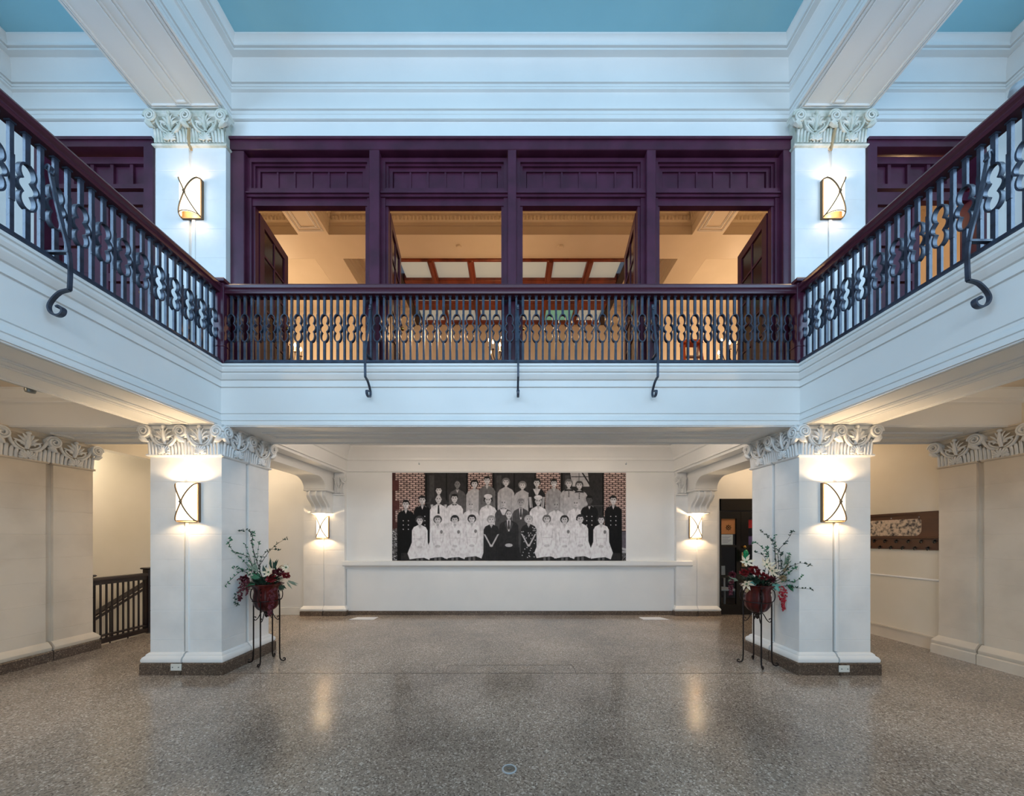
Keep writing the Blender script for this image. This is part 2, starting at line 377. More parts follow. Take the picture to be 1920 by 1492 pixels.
soffit_panel('trim_9', XL, -XO, YF, YB, ZS, ins=.3, iny=.3); soffit_panel('trim_10', XO, XR, YF, YB, ZS, ins=.3, iny=.3)
# balcony fascia, moulded, running round the three sides
FP = [(-.07, ZS), (.0, ZS), (.0, 2.955), (-.018, 2.957), (-.018, 2.985), (-.006, 2.99), (-.012, 3.02), (-.03, 3.045), (-.03, 3.062), (-.055, 3.065), (-.055, 3.08), (-.04, 3.085),
      (-.04, 3.383), (-.052, 3.386), (-.052, 3.394), (-.03, 3.397), (-.03, 3.462), (-.042, 3.465), (-.042, 3.475), (-.02, 3.48), (-.004, 3.50), (.012, 3.528), (.012, 3.54), (.0, 3.543), (.0, 3.55), (.02, 3.554), (.035, 3.58), (.035, 3.60), (.022, 3.604), (.022, 3.612), (.04, 3.615), (.04, 3.64), (-.12, 3.64)]
U = [(-XI, YR), (-XI, YF), (XI, YF), (XI, YR)]
struct('trim_11', MB().sweep(U, FP), 'white', 'moulded white fascia running round the balcony', ang=25)
struct('floor_gallery', MB().box(XL, -XI, YR, YE, ZF - .001, ZF + .02).box(XI, XR + .06, YR, YE, ZF - .001, ZF + .02).box(-XI, XI, YF + .06, YE + .2, ZF - .001, ZF + .02), 'terrazzodark')

# upper end wall, ceiling and entablature
WF = MB().box(XL, XR + .06, YE, YE + .15, 6.458, ZC)
WF.box(-XO - .09, -XI + .01, YE, YE + .15, ZF, 6.458).box(XI - .065, XO + .09, YE, YE + .15, ZF, 6.458)
WF.box(XL, -5.78, YE, YE + .15, ZF, 6.458).box(5.78, XR + .06, YE, YE + .15, ZF, 6.458)
struct('wall_end', WF, 'white', 'white upper end wall above the purple doors')
struct('ceiling', MB().box(-6.3, 6.3, YR - .2, YE + .15, ZC, ZC + .12), 'blue', 'pale blue painted ceiling of the hall')
struct('ceiling_upper_beam', MB().box(-XO, -XI, YR, YE, ZBM, ZC).box(XI, XO, YR, YE, ZBM, ZC), 'white', 'white beams below the blue ceiling')
for i, (x0, x1) in enumerate(((-XO, -XI), (XI, XO))): soffit_panel('trim_%d' % (12 + i), x0, x1, YR + .4, YE - .13, ZBM, ins=.35, iny=.06)
EN = [(.004, ZBM), (.03, ZBM), (.03, ZBM + .045), (.014, ZBM + .048), (.014, ZBM + .06), (.024, ZBM + .064), (.024, ZBM + .10), (.012, ZBM + .103), (.012, ZBM + .112), (.034, ZBM + .116), (.034, ZBM + .135), (.006, ZBM + .15), (.006, 7.03), (.034, 7.036), (.034, 7.06), (.016, 7.064), (.016, 7.074), (.028, 7.078), (.028, 7.105), (.014, 7.108), (.014, 7.118), (.036, 7.122),
      (.036, 7.15), (.038, 7.22), (.052, 7.29), (.085, 7.335), (.085, 7.352), (.15, 7.352), (.15, 7.372), (.135, 7.376), (.135, 7.384), (.165, 7.388), (.165, 7.405), (.148, 7.409), (.15, 7.43), (.16, 7.45), (.185, 7.475), (.195, 7.48), (.195, 7.499)]
EN2 = [(.004, 6.46), (.012, 6.46), (.012, ZBM - .002)]
struct('trim_14', MB().sweep([(-XI, YR), (-XI, YE), (XI, YE), (XI, YR)], EN), 'white', 'white entablature mouldings under the blue ceiling', ang=25)
struct('trim_15', MB().sweep([(XL, YR), (XL, YE), (-XO, YE), (-XO, YR)], EN), 'white', ang=25)
struct('trim_16', MB().sweep([(XO, YR), (XO, YE), (XR + .06, YE), (XR + .06, YR)], EN), 'white', ang=25)

# ------------------------------------------------------------------ columns and capitals
def notched(x0, x1, y0, y1, e=0.0, g=.05, dep=.03, sides='fblr'):
    cx, cy = (x0 + x1) / 2, (y0 + y1) / 2; x0 -= e; x1 += e; y0 -= e; y1 += e; h = g / 2
    P = [(x0, y0)]
    if 'f' in sides: P += [(cx - h, y0), (cx - h, y0 + dep), (cx + h, y0 + dep), (cx + h, y0)]
    P += [(x1, y0)]
    if 'r' in sides: P += [(x1, cy - h), (x1 - dep, cy - h), (x1 - dep, cy + h), (x1, cy + h)]
    P += [(x1, y1)]
    if 'b' in sides: P += [(cx + h, y1), (cx + h, y1 - dep), (cx - h, y1 - dep), (cx - h, y1)]
    P += [(x0, y1)]
    if 'l' in sides: P += [(x0, cy + h), (x0 + dep, cy + h), (x0 + dep, cy - h), (x0, cy - h)]
    return P
def loft(mb, box, prof, **k):
    return mb.rings([[(x, y, z) for x, y in notched(*box, e=e, **k)] for e, z in prof], True)
def shaft_prof(z0, z1, joints):
    p = [(0, z0)]
    for j in joints:
        if z0 < j < z1: p += [(0, j - .004), (-.0018, j - .002), (-.0018, j + .002), (0, j + .004)]
    return p + [(0, z1)]
JOINTS = [.39, .74, 1.03, 1.34, 1.64, 1.95, 2.26]

# carved capital unit: faces -Y, centred on x, z from 0 to 0.345
CW, CH = 0.40, 0.345
def curve(pts, n=10):
    P = [Vector(p) for p in pts]; out = []
    for i in range(len(P) - 1):
        a, b, c, d = P[max(i - 1, 0)], P[i], P[i + 1], P[min(i + 2, len(P) - 1)]
        for q in range(n):
            t = q / n
            out.append(.5 * ((2 * b) + (c - a) * t + (2 * a - 5 * b + 4 * c - d) * t * t + (3 * b - a - 3 * c + d) * t ** 3))
    out.append(P[-1]); return out
car = MB()
for k in range(11):                                            # upright fluted leaves at the foot
    x = -CW / 2 + .018 + k * (CW - .036) / 10; hh = .085 + .095 * (abs(k - 5) / 5) ** 1.3
    car.tube([(x, -.012, .0), (x, -.02, hh * .6), (x, -.03, hh * .92), (x, -.024, hh)], [.016, .016, .014, .006], 6)
for k in range(9):                                             # shell at the foot centre
    a = PI * (k / 8) ; dx, dz = math.cos(a), math.sin(a)
    car.tube([(dx * .015, -.035, .01 + dz * .01), (dx * .05, -.05, .015 + dz * .055), (dx * .07, -.042, .015 + dz * .085)], [.006, .012, .008], 5)
for s in (-1, 1):                                              # S-stems rising to the volutes
    car.tube(curve([(s * .02, -.03, .10), (s * .075, -.04, .115), (s * .12, -.045, .17), (s * .145, -.05, .235), (s * .185, -.055, .30), (s * .215, -.06, .315)], 5), [.010] * 4 + [.015] * 16 + [.012] * 6, 6)
    car.tube(curve([(s * .02, -.03, .12), (s * .065, -.045, .14), (s * .095, -.045, .185), (s * .06, -.05, .21), (s * .035, -.05, .185), (s * .055, -.052, .17)], 5), [.009] * 26, 5)
    for k in range(4):                                         # acanthus lobes
        a = math.radians(28 + 20 * k); ln = .125 - .006 * k
        car.tube(curve([(s * .008, -.03, .155 + .012 * k), (s * math.cos(a) * ln * .5, -.055, .165 + .02 * k + math.sin(a) * ln * .5), (s * math.cos(a) * ln, -.05, .17 + .02 * k + math.sin(a) * ln * .85)], 4),
                 [.007, .009, .012, .014, .015, .014, .011, .008, .004], 5, flat=.6)
car.tube([(0, -.03, .12), (0, -.055, .2), (0, -.06, .29)], [.016, .02, .01], 6)
car.ball((0, -.055, .315), .022)
car_me = mesh('carving', car, 'white', ang=60)
caro_me = mesh('carving', car, 'oldplaster', ang=60)
vol = MB()
sp = []
for k in range(40):
    th = k / 39 * 2.3 * 2 * PI; r = .062 * (1 - .80 * k / 39)
    sp.append((-math.cos(th) * r, -.02 - .012 * k / 39, math.sin(th) * r))
vol.tube(sp, [.013 - .006 * k / 39 for k in range(40)], 6)
vol.rings([[(.062 * math.cos(2 * PI * i / 16) * q, y, .062 * math.sin(2 * PI * i / 16) * q) for i in range(16)] for q, y in ((1, .035), (1, -.006), (.8, -.012))])
vol.tube([(-.03, -.01, -.05), (.0, -.015, -.085), (.03, -.01, -.10)], [.03, .025, .006], 6)
vol_me = mesh('volute', vol, 'white', ang=50); volo_me = mesh('volute', vol, 'oldplaster', ang=50)

def cap_face(parent, cx, cy, z, rz, W, old=False, base=Vector((0, 0, 0)), ends=(1, 1)):
    """two carved units and three volutes on one face; (cx, cy) face centre, rz turns the -Y face"""
    R = Matrix.Rotation(rz, 3, 'Z'); sx = W / 2 / CW
    for s in (-1, 1):
        p = Vector((cx, cy, z)) + R @ Vector((s * W / 4, 0, 0)) - base
        inst('carving', caro_me if old else car_me, parent, p, rz, (sx, 1, 1.0))
    for s, on in ((-1, ends[0]), (0, 1), (1, ends[1])):
        if not on: continue
        p = Vector((cx, cy, z)) + R @ Vector((s * (W / 2 + .0), -.045, .262)) - base
        o = inst('volute', volo_me if old else vol_me, parent, p, rz, (-1.2 if s > 0 else 1.2, 1.1, 1.2))
def outlet(loc, rz, label):
    o = ob('outlet_cover', MB().cbox(-.062, .062, -.012, 0, -.04, .04, .004), 'outlet', loc=loc, rz=rz); tag(o, label, 'outlet', 'electrical outlets on the column plinths')
    for s in (-1, 1): ob('screw', MB().lathe([(.006, 0), (.006, .004), (.001, .005)], 8), 'steel', o, loc=(s * .035, -.012, 0)).rotation_euler = (PI / 2, 0, 0)
def column(x0, x1, label):
    c = Vector(((x0 + x1) / 2, (YF + YB) / 2, 0)); root = thing('square_column', label, 'column', c)
    bx = (x0, x1, YF, YB)
    wob('plinth', loft(MB(), bx, [(.065, 0), (.065, .125), (.05, .14)], g=.012, dep=.06), 'terrazzodark', root)
    wob('base_moulding', loft(MB(), bx, [(.05, .14), (.058, .15), (.06, .175), (.05, .20), (.03, .215), (.026, .23), (.01, .245), (0, .25)], g=.02, dep=.05), 'white', root)
    wob('shaft', loft(MB(), bx, shaft_prof(.25, 2.55, JOINTS)), 'plaster', root)
    cp = wob('capital', loft(MB(), bx, [(0, 2.55), (.022, 2.558), (.03, 2.57), (.022, 2.585), (.008, 2.592), (.005, 2.62), (.01, 2.86), (.035, 2.875), (.035, 2.905), (.05, 2.915), (.05, ZS)], g=.03, dep=.045), 'white', root)
    W = x1 - x0; cy = (YF + YB) / 2; cx = c.x; D = YB - YF
    cap_face(cp, cx, YF - .005, 2.575, 0, W); cap_face(cp, cx, YB + .005, 2.575, PI, W)
    cap_face(cp, x0 - .005, cy, 2.575, -PI / 2, D); cap_face(cp, x1 + .005, cy, 2.575, PI / 2, D)
    return root
column(-XO, -XI, 'square white column left of the mural, beside the stair railing')
column(XI, XO, 'square white column right of the mural, beside the black glazed door')
outlet((PX(341, 1), YF - .066, PZ(1250, .985)), 0, 'ivory outlet on the plinth of the left column')
outlet((PX(1572, 1), YF - .066, PZ(1253, .985)), 0, 'ivory outlet on the plinth of the right column')

def upper_pilaster(x0, x1, label):
    y0 = YE - .08; c = Vector(((x0 + x1) / 2, YE, ZF + .02)); root = thing('pilaster', label, 'pilaster', c)
    bx = (x0, x1, y0, YE - .0005)
    wob('shaft', loft(MB(), bx, shaft_prof(ZF + .02, 6.27, [4.6, 4.95, 5.3, 5.65, 6.0]), sides='f', dep=.025), 'plaster', root)
    cp = wob('capital', loft(MB(), bx, [(0, 6.27), (.02, 6.278), (.028, 6.29), (.02, 6.305), (.006, 6.312), (.006, 6.60), (.03, 6.615), (.03, 6.65), (.04, 6.66), (.04, ZBM)], sides='f', dep=.04, g=.03), 'oldplaster', root)
    cap_face(cp, c.x, y0 - .003, 6.31, 0, x1 - x0, old=True)
    # chipped plaster groove running up the middle of the capital
    wob('conduit_scar', MB().tube([(c.x + .01, y0 - .005, 6.24), (c.x + .004, y0 - .03, 6.34), (c.x + .02, y0 - .045, 6.45), (c.x, y0 - .05, 6.52)], [.012, .02, .014, .02], 6), 'straw', root)
    return root
upper_pilaster(-XO, -XI, 'white upper pilaster left of the purple doors with a carved capital')
upper_pilaster(XI, XO, 'white upper pilaster right of the purple doors with a carved capital')

def side_pilaster(x, side, y0, y1, plinth_m, label):
    root = thing('wall_pilaster', label, 'pilaster', (x, (y0 + y1) / 2, 0))
    x0, x1 = (x - .01, x + .09) if side > 0 else (x - .09, x + .01)
    sd = 'r' if side > 0 else 'l'; bx = (x0, x1, y0, y1); k = dict(sides=sd, dep=.035, g=.075)
    wob('plinth', loft(MB(), bx, [(.055, 0), (.055, .12), (.04, .135)], sides=sd, dep=.02, g=.01), plinth_m, root)
    wob('base_moulding', loft(MB(), bx, [(.04, .135), (.05, .15), (.052, .18), (.03, .215), (.01, .24), (0, .25)], sides=sd, dep=.05, g=.03), 'beige', root)
    wob('shaft', loft(MB(), bx, shaft_prof(.25, 2.55, JOINTS), **k), 'beige', root)
    cp = wob('capital', loft(MB(), bx, [(0, 2.55), (.02, 2.56), (.02, 2.58), (.006, 2.59), (.008, 2.86), (.03, 2.875), (.03, 2.905), (.045, 2.915), (.045, ZS)], sides=sd, dep=.05, g=.03), 'beige', root)
    cap_face(cp, x1 if side > 0 else x0, (y0 + y1) / 2, 2.575, PI / 2 * side, y1 - y0)
side_pilaster(XL, 1, 4.10, 5.05, 'terrazzodark', 'paired pilaster with dark plinth on the left aisle wall, beside the stair railing')
side_pilaster(XR + .05, -1, 4.02, 4.88, 'beige', 'paired pilaster with peeling cream plinth on the right aisle wall')
struct('trim_17', MB().box(XR + .035, XR + .06, 4.88, YW, 0, .17).box(XR + .02, XR + .06, 4.88, YW, .17, .19), 'beige', 'cream baseboard of the right aisle')
struct('trim_18', MB().sweep([(XR + .06, YW), (XR + .06, 4.88)], [(0, .98), (.014, .985), (.02, .995), (.014, 1.005), (0, 1.01)]), 'white', 'thin chair rail on the right aisle wall')
struct('trim_19', MB().box(-7.75, -XO - .05, YW - .02, YW, 0, .15), 'plaster')

# back columns engaged in the mural wall, with consoles and curved brackets
YP = D1 * 1.74
def back_pilaster(sgn, label):
    x0, x1 = (-XO, -XI) if sgn < 0 else (XI, XO)
    root = thing('back_pilaster', label, 'pilaster', ((x0 + x1) / 2, YW, 0)); bx = (x0, x1, YP, YW + .01); k = dict(sides='f', g=.02, dep=.02)
    wob('plinth', loft(MB(), bx, [(.05, 0), (.05, .09), (.04, .10)], **k), 'terrazzodark', root)
    wob('base_moulding', loft(MB(), bx, [(.04, .10), (.05, .115), (.05, .14), (.03, .17), (.01, .19), (0, .2)], **k), 'white', root)
    wob('shaft', loft(MB(), bx, shaft_prof(.2, ZS, JOINTS), **k), 'plaster', root)
    # slim carved capital on the inner edge
    xi = (x1 - .09) if sgn < 0 else (x0 + .09)
    cp = wob('capital', MB().cbox(xi - .1, xi + .1, YP - .03, YP, 2.50, ZS, .006).cbox(xi - .11, xi + .11, YP - .04, YP, 2.47, 2.5, .006), 'white', root)
    inst('carving', car_me, cp, (xi, YP - .03, 2.51), 0, (.48, .7, 1.0))
    inst('volute', vol_me, cp, (xi + (.1 if sgn < 0 else -.1), YP - .06, 2.80), 0, (.9 if sgn < 0 else -.9, .9, .9))
    # console bracket above the sconce
    cx = sgn * 3.83
    con = []
    for t in range(25):
        u = t / 24; z = 2.52 - .40 * u; d = .30 - .17 * u + .05 * math.sin(u * 2 * PI)
        con.append((YP - d, z))
    poly = [(YP, 2.52)] + con + [(YP, 2.12)]
    cn = wob('console', MB().extr(poly, 'x', cx - .185, cx + .185), 'white', root)
    wob('console_shelf', MB().cbox(cx - .235, cx + .235, YP - .34, YP, 2.52, 2.56, .01), 'white', root)
    wob('console_foot', MB().cbox(cx - .2, cx + .2, YP - .15, YP, 2.09, 2.125, .008), 'white', root)
    for q in (-.12, 0, .12):
        rib = [(cx + q, y - .004, z) for y, z in con]; ob('console_rib', MB().tube(rib, .022, 6, flat=.8), 'white', cn)
    return root
back_pilaster(-1, 'white pilaster with scrolled console left of the mural'); back_pilaster(1, 'white pilaster with scrolled console right of the mural')
for i, sgn in enumerate((-1, 1)):                              # dropped beams with a curved end on the consoles
    ya, yb, zb, zc = YB, YP, 2.78, 2.56
    arc = [(YP - .34 - .30 * math.cos(a), zc + .22 * math.sin(a)) for a in [PI / 2 * k / 10 for k in range(10, -1, -1)]]
    arc = [(YP - .34 - .30 * (1 - math.sin(a)) , zc + (zb - zc) * math.cos(a)) for a in [PI / 2 * k / 10 for k in range(11)]]
    poly = [(ya, ZS), (ya, zb)] + arc + [(YP, zc), (YP, ZS)]
    struct('ceiling_bracket_beam_%d' % (i + 1), MB().extr(poly, 'x', sgn * 3.62, sgn * 4.05), 'white', 'white dropped beam curving down onto the console')

# alcove: parapet ledge, baseboard
struct('trim_20', MB().sweep([(PX(639, 1.72), YW), (PX(1302, 1.72), YW)], [(0, PZ(1068, 1.74)), (.045, PZ(1066, 1.74)), (.05, PZ(1064, 1.74)), (.11, PZ(1061.5, 1.72)), (.13, PZ(1060, 1.72)), (.13, PZ(1052.5, 1.72)), (0, PZ(1052, 1.72))], closed=True), 'white', 'white ledge running below the mural')
struct('baseboard_back', MB().box(-XI, XI, YW - .05, YW, 0, .085).box(XO + .05, DX0, YW - .02, YW, 0, .16), 'terrazzodark', 'dark terrazzo baseboard of the alcove')
struct('trim_21', MB().box(-XI + .02, XI - .02, YW - .03, YW, .085, PZ(1066, 1.74)), 'white', 'white panelled dado under the ledge')
for i, px in enumerate((785, 1175)):
    h = tag(ob('picture_hook', MB().lathe([(.016, 0), (.016, .01), (.004, .014), (.004, .03)], 10).tube([(0, 0, .03), (0, .02, .045), (0, .03, .03)], .004, 5), 'grey', loc=(PX(px, 1.75), YW - .012, PZ(869, 1.75))),
            'small grey hook on the frieze above the %s corner of the mural' % ('left' if i == 0 else 'right'), 'hook'); h.rotation_euler = (PI / 2, 0, 0)
for i, px in enumerate((685, 1222)):
    tag(ob('floor_plate', MB().add([(0, 0, 0)], []).prism([(-.24, -.09), (.24, -.09), (.26, .11), (-.16, .11)] if i == 0 else [(-.24, -.09), (.26, -.09), (.17, .11), (-.26, .11)], .0, .006), 'paper', loc=(PX(px, 1.70), D1 * 1.675, .001)),
        'white flat plate on the floor near the %s end of the mural wall' % ('left' if i == 0 else 'right'), 'floor plate')
struct('trim_22', MB().box(-XI + .07, XI - .07, YF - .005, YF + .005, 0, .0015).box(PX(835, 1.0), PX(1080, 1.0), YF + .26, YF + .268, 0, .0015).box(PX(835, 1.0) - .008, PX(835, 1.0), YF, YF + .26, 0, .0015).box(PX(1080, 1.0), PX(1080, 1.0) + .008, YF, YF + .26, 0, .0015), 'terrazzodark', 'dark joint line in the terrazzo floor at the columns', smooth=False)
dr = thing('floor_drain', 'round grey metal drain cover set in the terrazzo floor', 'drain', (PX(955, 254 / 434), D1 * 254 / 434, 0))
ob('rim', MB().lathe([(.052, .0), (.052, .004), (.046, .007), (.04, .004), (.04, .0)], 24, caps=False), 'grey', dr)
ob('cover', MB().lathe([(.04, .0), (.04, .004), (.03, .005), (.028, .003), (.015, .003), (.014, .008), (.002, .009)], 24), 'steel', dr)

# ------------------------------------------------------------------ wall sconces
def make_sconce(label):
    t = thing('wall_sconce', label, 'sconce', group='crossed-wire wall sconces')
    H, Wd, Dp = .46, .235, .115
    bp = MB().box(-Wd / 2, Wd / 2, -.012, 0, 0, H)
    for s in (-1, 1): bp.box(s * Wd / 2 - .007, s * Wd / 2 + .007, -.034, 0, 0, H)
    bp.box(-Wd / 2, Wd / 2, -.03, 0, 0, .012).box(-Wd / 2, Wd / 2, -.03, 0, H - .012, H)
    ob('backplate', bp, 'bronze', t)
    sh = []
    for z in (0.012, H * .5, H - .012):
        sh.append([(-Wd / 2 * .97 * math.cos(PI * i / 20), -.04 - (Dp - .04) * math.sin(PI * i / 20), z) for i in range(21)])
    m = MB(); m.rings(sh, caps=False, closed=False)
    inn = [[(p[0] * .96, p[1] + .006, p[2]) for p in r] for r in sh]; m.rings(inn, caps=False, closed=False)
    ob('shade', m, 'shade', t)
    def onsh(x, z, e=.006): return (x * 1.02, -.04 - (Dp - .036 + e) * math.sqrt(max(0, 1 - (x / (Wd / 2)) ** 2)), z)
    for s in (-1, 1):
        pts = []
        for k in range(21):
            u = -1 + 2 * k / 20; x = Wd / 2 * u; z = H * (.5 + s * (.49 * abs(u) ** .85 if u > 0 else -.49 * abs(u) ** .85)); pts.append(onsh(x, z))
        ob('crossed_wire', MB().tube(pts, .0075, 6), 'bronze', t)
    ob('knot', MB().ball((0, -.128, H * .5), .016), 'bronze', t)
    wire = MB().box(-Wd / 2, Wd / 2, -.045, -.04, 0, .01)
    hoop = [(-Wd / 2 * math.cos(PI * i / 20), -.04 - (Dp - .034) * math.sin(PI * i / 20), .012) for i in range(21)]
    ob('lower_hoop', MB().tube(hoop, .005, 5), 'bronze', t)
    for z in (.14, .32): ob('bulb', MB().ball((0, -.06, z), .022, 8, 1.3), 'bulb', t)
    return t
SCN = [('warm lit sconce on the left lower column beside the stair railing', (PX(345, .98), YF, PZ(978, .98)), 9),
       ('warm lit sconce on the right lower column, near the wooden wall shelf', (PX(1570, .98), YF, PZ(978, .98)), 9),
       ('small warm sconce under the console left of the mural', (PX(603.5, 1.725), YP, PZ(1009, 1.725)), 15),
       ('small warm sconce under the console right of the mural', (PX(1305.5, 1.725), YP, PZ(1009, 1.725)), 15),
       ('warm lit sconce on the upper left pilaster above the railing', (PX(354, 1.0), YE - .08, PZ(404, 1.0)), 1.4),
       ('warm lit sconce on the upper right pilaster above the railing', (PX(1566, 1.0), YE - .08, PZ(404, 1.0)), 1.4)]
sc0 = None
for lab, loc, pw in SCN:
    if sc0 is None: sc0 = make_sconce(lab); sc0.location = loc; r = sc0
    else: r = dup(sc0, loc, 0, lab)
    for dz, up in ((.06, .9), (.41, 2.4)): point('sconce_lamp', (loc[0], loc[1] - .065, loc[2] + dz), pw * up, WARM, .02)
for i, (x, y, z0, z1) in enumerate(((PX(352, 1), YF, .26, PZ(978, .98)), (PX(1568, 1), YF, .26, PZ(978, .98)), (PX(355, 1.0), YE - .08, ZF + .05, PZ(404, 1.0)), (PX(1565, 1.0), YE - .08, ZF + .05, PZ(404, 1.0)))):
    tag(ob('wire_channel', MB().cbox(x - .02, x + .02, y - .012, y + .02, z0, z1, .004), 'white'), ['white wire channel below the left lower sconce', 'white wire channel below the right lower sconce', 'white wire channel below the upper left sconce', 'white wire channel below the upper right sconce'][i], 'wire channel')

# ------------------------------------------------------------------ balcony railings
ZB0, ZB1, ZR0, ZR1 = 3.64, 3.695, 4.465, 4.575
BARH = ZR0 - ZB1
Z1, Z2 = PZ(641, 1.005) - ZB1, PZ(590, 1.005) - ZB1                 # the ornament band
pa = MB().box(-.011, .011, -.013, .013, 0, BARH).box(-.013, .013, -.017, -.003, Z1, Z2).box(-.018, .018, -.02, .02, BARH - .012, BARH)
pa_me = mesh('baluster', pa, 'iron', ang=40)
pb_me = mesh('baluster', MB().box(-.014, .014, -.016, .004, Z2 - .003, BARH).box(-.018, .018, -.02, .02, BARH - .012, BARH), 'iron', ang=40)
pl_me = mesh('lower_bar', MB().box(-.014, .014, -.016, .004, 0, Z1 + .003), 'iron', ang=40)
ring = []
Hc = Z2 - Z1
def lobe(cz, a0, a1, rx, rz_, n): return [(rx * math.cos(a0 + (a1 - a0) * k / n), 0, cz + rz_ * math.sin(a0 + (a1 - a0) * k / n)) for k in range(n + 1)]
rt, rm = Hc * .19, Hc * .165
right = lobe(Z1 + Hc * .20, -PI / 2, math.radians(48), .042, rt + .004, 9)[1:] + lobe(Z1 + Hc * .5, math.radians(-52), math.radians(52), .055, rm * .8 + .01, 7) + lobe(Z1 + Hc * .80, math.radians(-48), PI / 2, .042, rt + .004, 9)[:-1]
loop = [(0, 0, Z1)] + right + [(0, 0, Z2)] + [(-x, y, z) for x, y, z in reversed(right)]
rg_me = mesh('ring_ornament', MB().loop_strap(loop, .034, .011, (0, 1, 0)), 'iron', ang=50)
# scroll brace: profile in local (out = -y, z); from the upper bolt down past the base to the scroll at the fascia
prof = [(.0, 4.31), (.012, 4.335), (-.0, 4.35), (-.012, 4.335)]
br = [(-.004, 4.318), (.012, 4.345), (.03, 4.335), (.026, 4.30), (.04, 4.22), (.07, 4.08), (.105, 3.93), (.14, 3.80), (.165, 3.68), (.172, 3.58), (.168, 3.46), (.166, 3.43)]
sc_ = [(.166, 3.43), (.14, 3.425), (.095, 3.41), (.05, 3.37), (.018, 3.32), (.02, 3.28), (.045, 3.25), (.085, 3.24), (.115, 3.255), (.122, 3.285), (.10, 3.305), (.08, 3.298)]
def c2(p, n): return [(0, -v.x, v.y) for v in [Vector((q.x, q.y)) for q in curve([(a, b, 0) for a, b in p], n)]]
ca, cb = c2(br, 5), c2(sc_, 5)
bma = MB().strap(ca, [.024] * len(ca), .014, (1, 0, 0))
bmb = MB().strap(cb, [.024 + .022 * max(0, (k / len(cb) - .45)) for k in range(len(cb))], .013, (1, 0, 0))
bma.v = [(x, y, z - ZB0) for x, y, z in bma.v]; bmb.v = [(x, y, z - ZB0) for x, y, z in bmb.v]
bra_me = mesh('scroll_brace', bma, 'iron', ang=40); brb_me = mesh('scroll', bmb, 'iron', ang=40)
brs_me = mesh('strut', MB().box(-.014, .014, -.168, .02, .06, .075), 'iron'); brt_me = mesh('bolt', MB().ball((0, -.034, 4.29 - ZB0), .016), 'iron')
RAILP = [(-.085, ZR0), (.03, ZR0), (.035, ZR0 + .02), (.028, ZR0 + .03), (.028, ZR0 + .045), (.045, ZR0 + .06), (.05, ZR0 + .085), (.04, ZR0 + .105), (.015, ZR1), (-.07, ZR1), (-.095, ZR0 + .105), (-.105, ZR0 + .085), (-.10, ZR0 + .06), (-.083, ZR0 + .045), (-.083, ZR0 + .03), (-.09, ZR0 + .02)]
BASEP = [(-.08, ZB0), (.035, ZB0), (.04, ZB0 + .012), (.03, ZB0 + .024), (.03, ZB0 + .034), (.012, ZB0 + .04), (.012, ZB1), (-.07, ZB1)]
DC = -.028                                                           # railing centre line behind the fascia face
def railing(label, path, nb, start, braces):
    a, b = Vector(path[0]), Vector(path[1]); L = (b - a).length; t = (b - a) / L; rz = math.atan2(t.y, t.x); nrm = Vector((t.y, -t.x))
    mid = (a + b) / 2; root = thing('balcony_railing', label, 'railing', (mid.x, mid.y, ZB0))
    wob('handrail', MB().sweep(path, RAILP, closed=True), 'plumrail', root, ang=35)
    wob('base_rail', MB().sweep(path, BASEP, closed=True), 'iron', root, ang=35)
    step = .157 / 2; base = Vector(root.location)
    for k in range(nb):
        p = a + t * (start + k * step) + nrm * DC; q = Vector((p.x, p.y, ZB1)) - base
        if (start + k * step) > L: break
        o = inst('baluster', pb_me if k % 2 == 0 else pa_me, root, q, rz)
        if k % 2 == 0: inst('ring_ornament', rg_me, o, (0, -.004, 0)); inst('lower_bar', pl_me, o)
    for d in braces:
        p = a + t * d + nrm * (-.012); q = Vector((p.x, p.y, ZB0)) - base
        o = inst('scroll_brace', bra_me, root, q, rz); inst('scroll', brb_me, o); inst('strut', brs_me, o); inst('bolt', brt_me, o)
    return root
railing('black iron railing with plum handrail across the end balcony', [(-XI + .05, YF), (XI - .05, YF)], 200, PX(435, 1.005) + XI - .05, [PX(695, 1.0) + XI - .05, PX(971, 1.0) + XI - .05, PX(1223, 1.0) + XI - .05])
YS = 0.2
railing('black iron railing with plum handrail along the left gallery', [(-XI, YS), (-XI, YF - .05)], 100, (YF - .09 - YS) % .157, [541 * S / (.0063 * (957 - 92)) * D1 * 1.0 - YS])
railing('black iron railing with plum handrail along the right gallery', [(XI, YF - .05), (XI, YS)], 100, .04, [YF - .05 - 541 / (1855 - 957) * D1])
for s in (-1, 1):
    nl = thing('newel_post', 'plum newel post at the %s corner of the balcony railings' % ('left' if s < 0 else 'right'), 'newel post', (s * XI, YF + .02, ZF), group='plum corner newel posts')
    x = s * (XI - .0)
    wob('post', MB().cbox(x - .062, x + .062, YF - .05, YF + .06, ZF - .0, 4.58, .006), 'purple', nl)
    wob('cap', MB().sweep([(x, YF + .06), (x + .09, YF + .06), (x + .09, YF - .08), (x - .09, YF - .08), (x - .09, YF + .06), (x, YF + .06)], [(.03, 4.575), (.0, 4.58), (-.008, 4.60), (.004, 4.612), (.01, 4.625), (.088, 4.635)]), 'purple', nl)
    wob('collar', MB().cbox(x - .068, x + .068, YF - .055, YF + .061, 3.835, 3.85, .003), 'purple', nl)

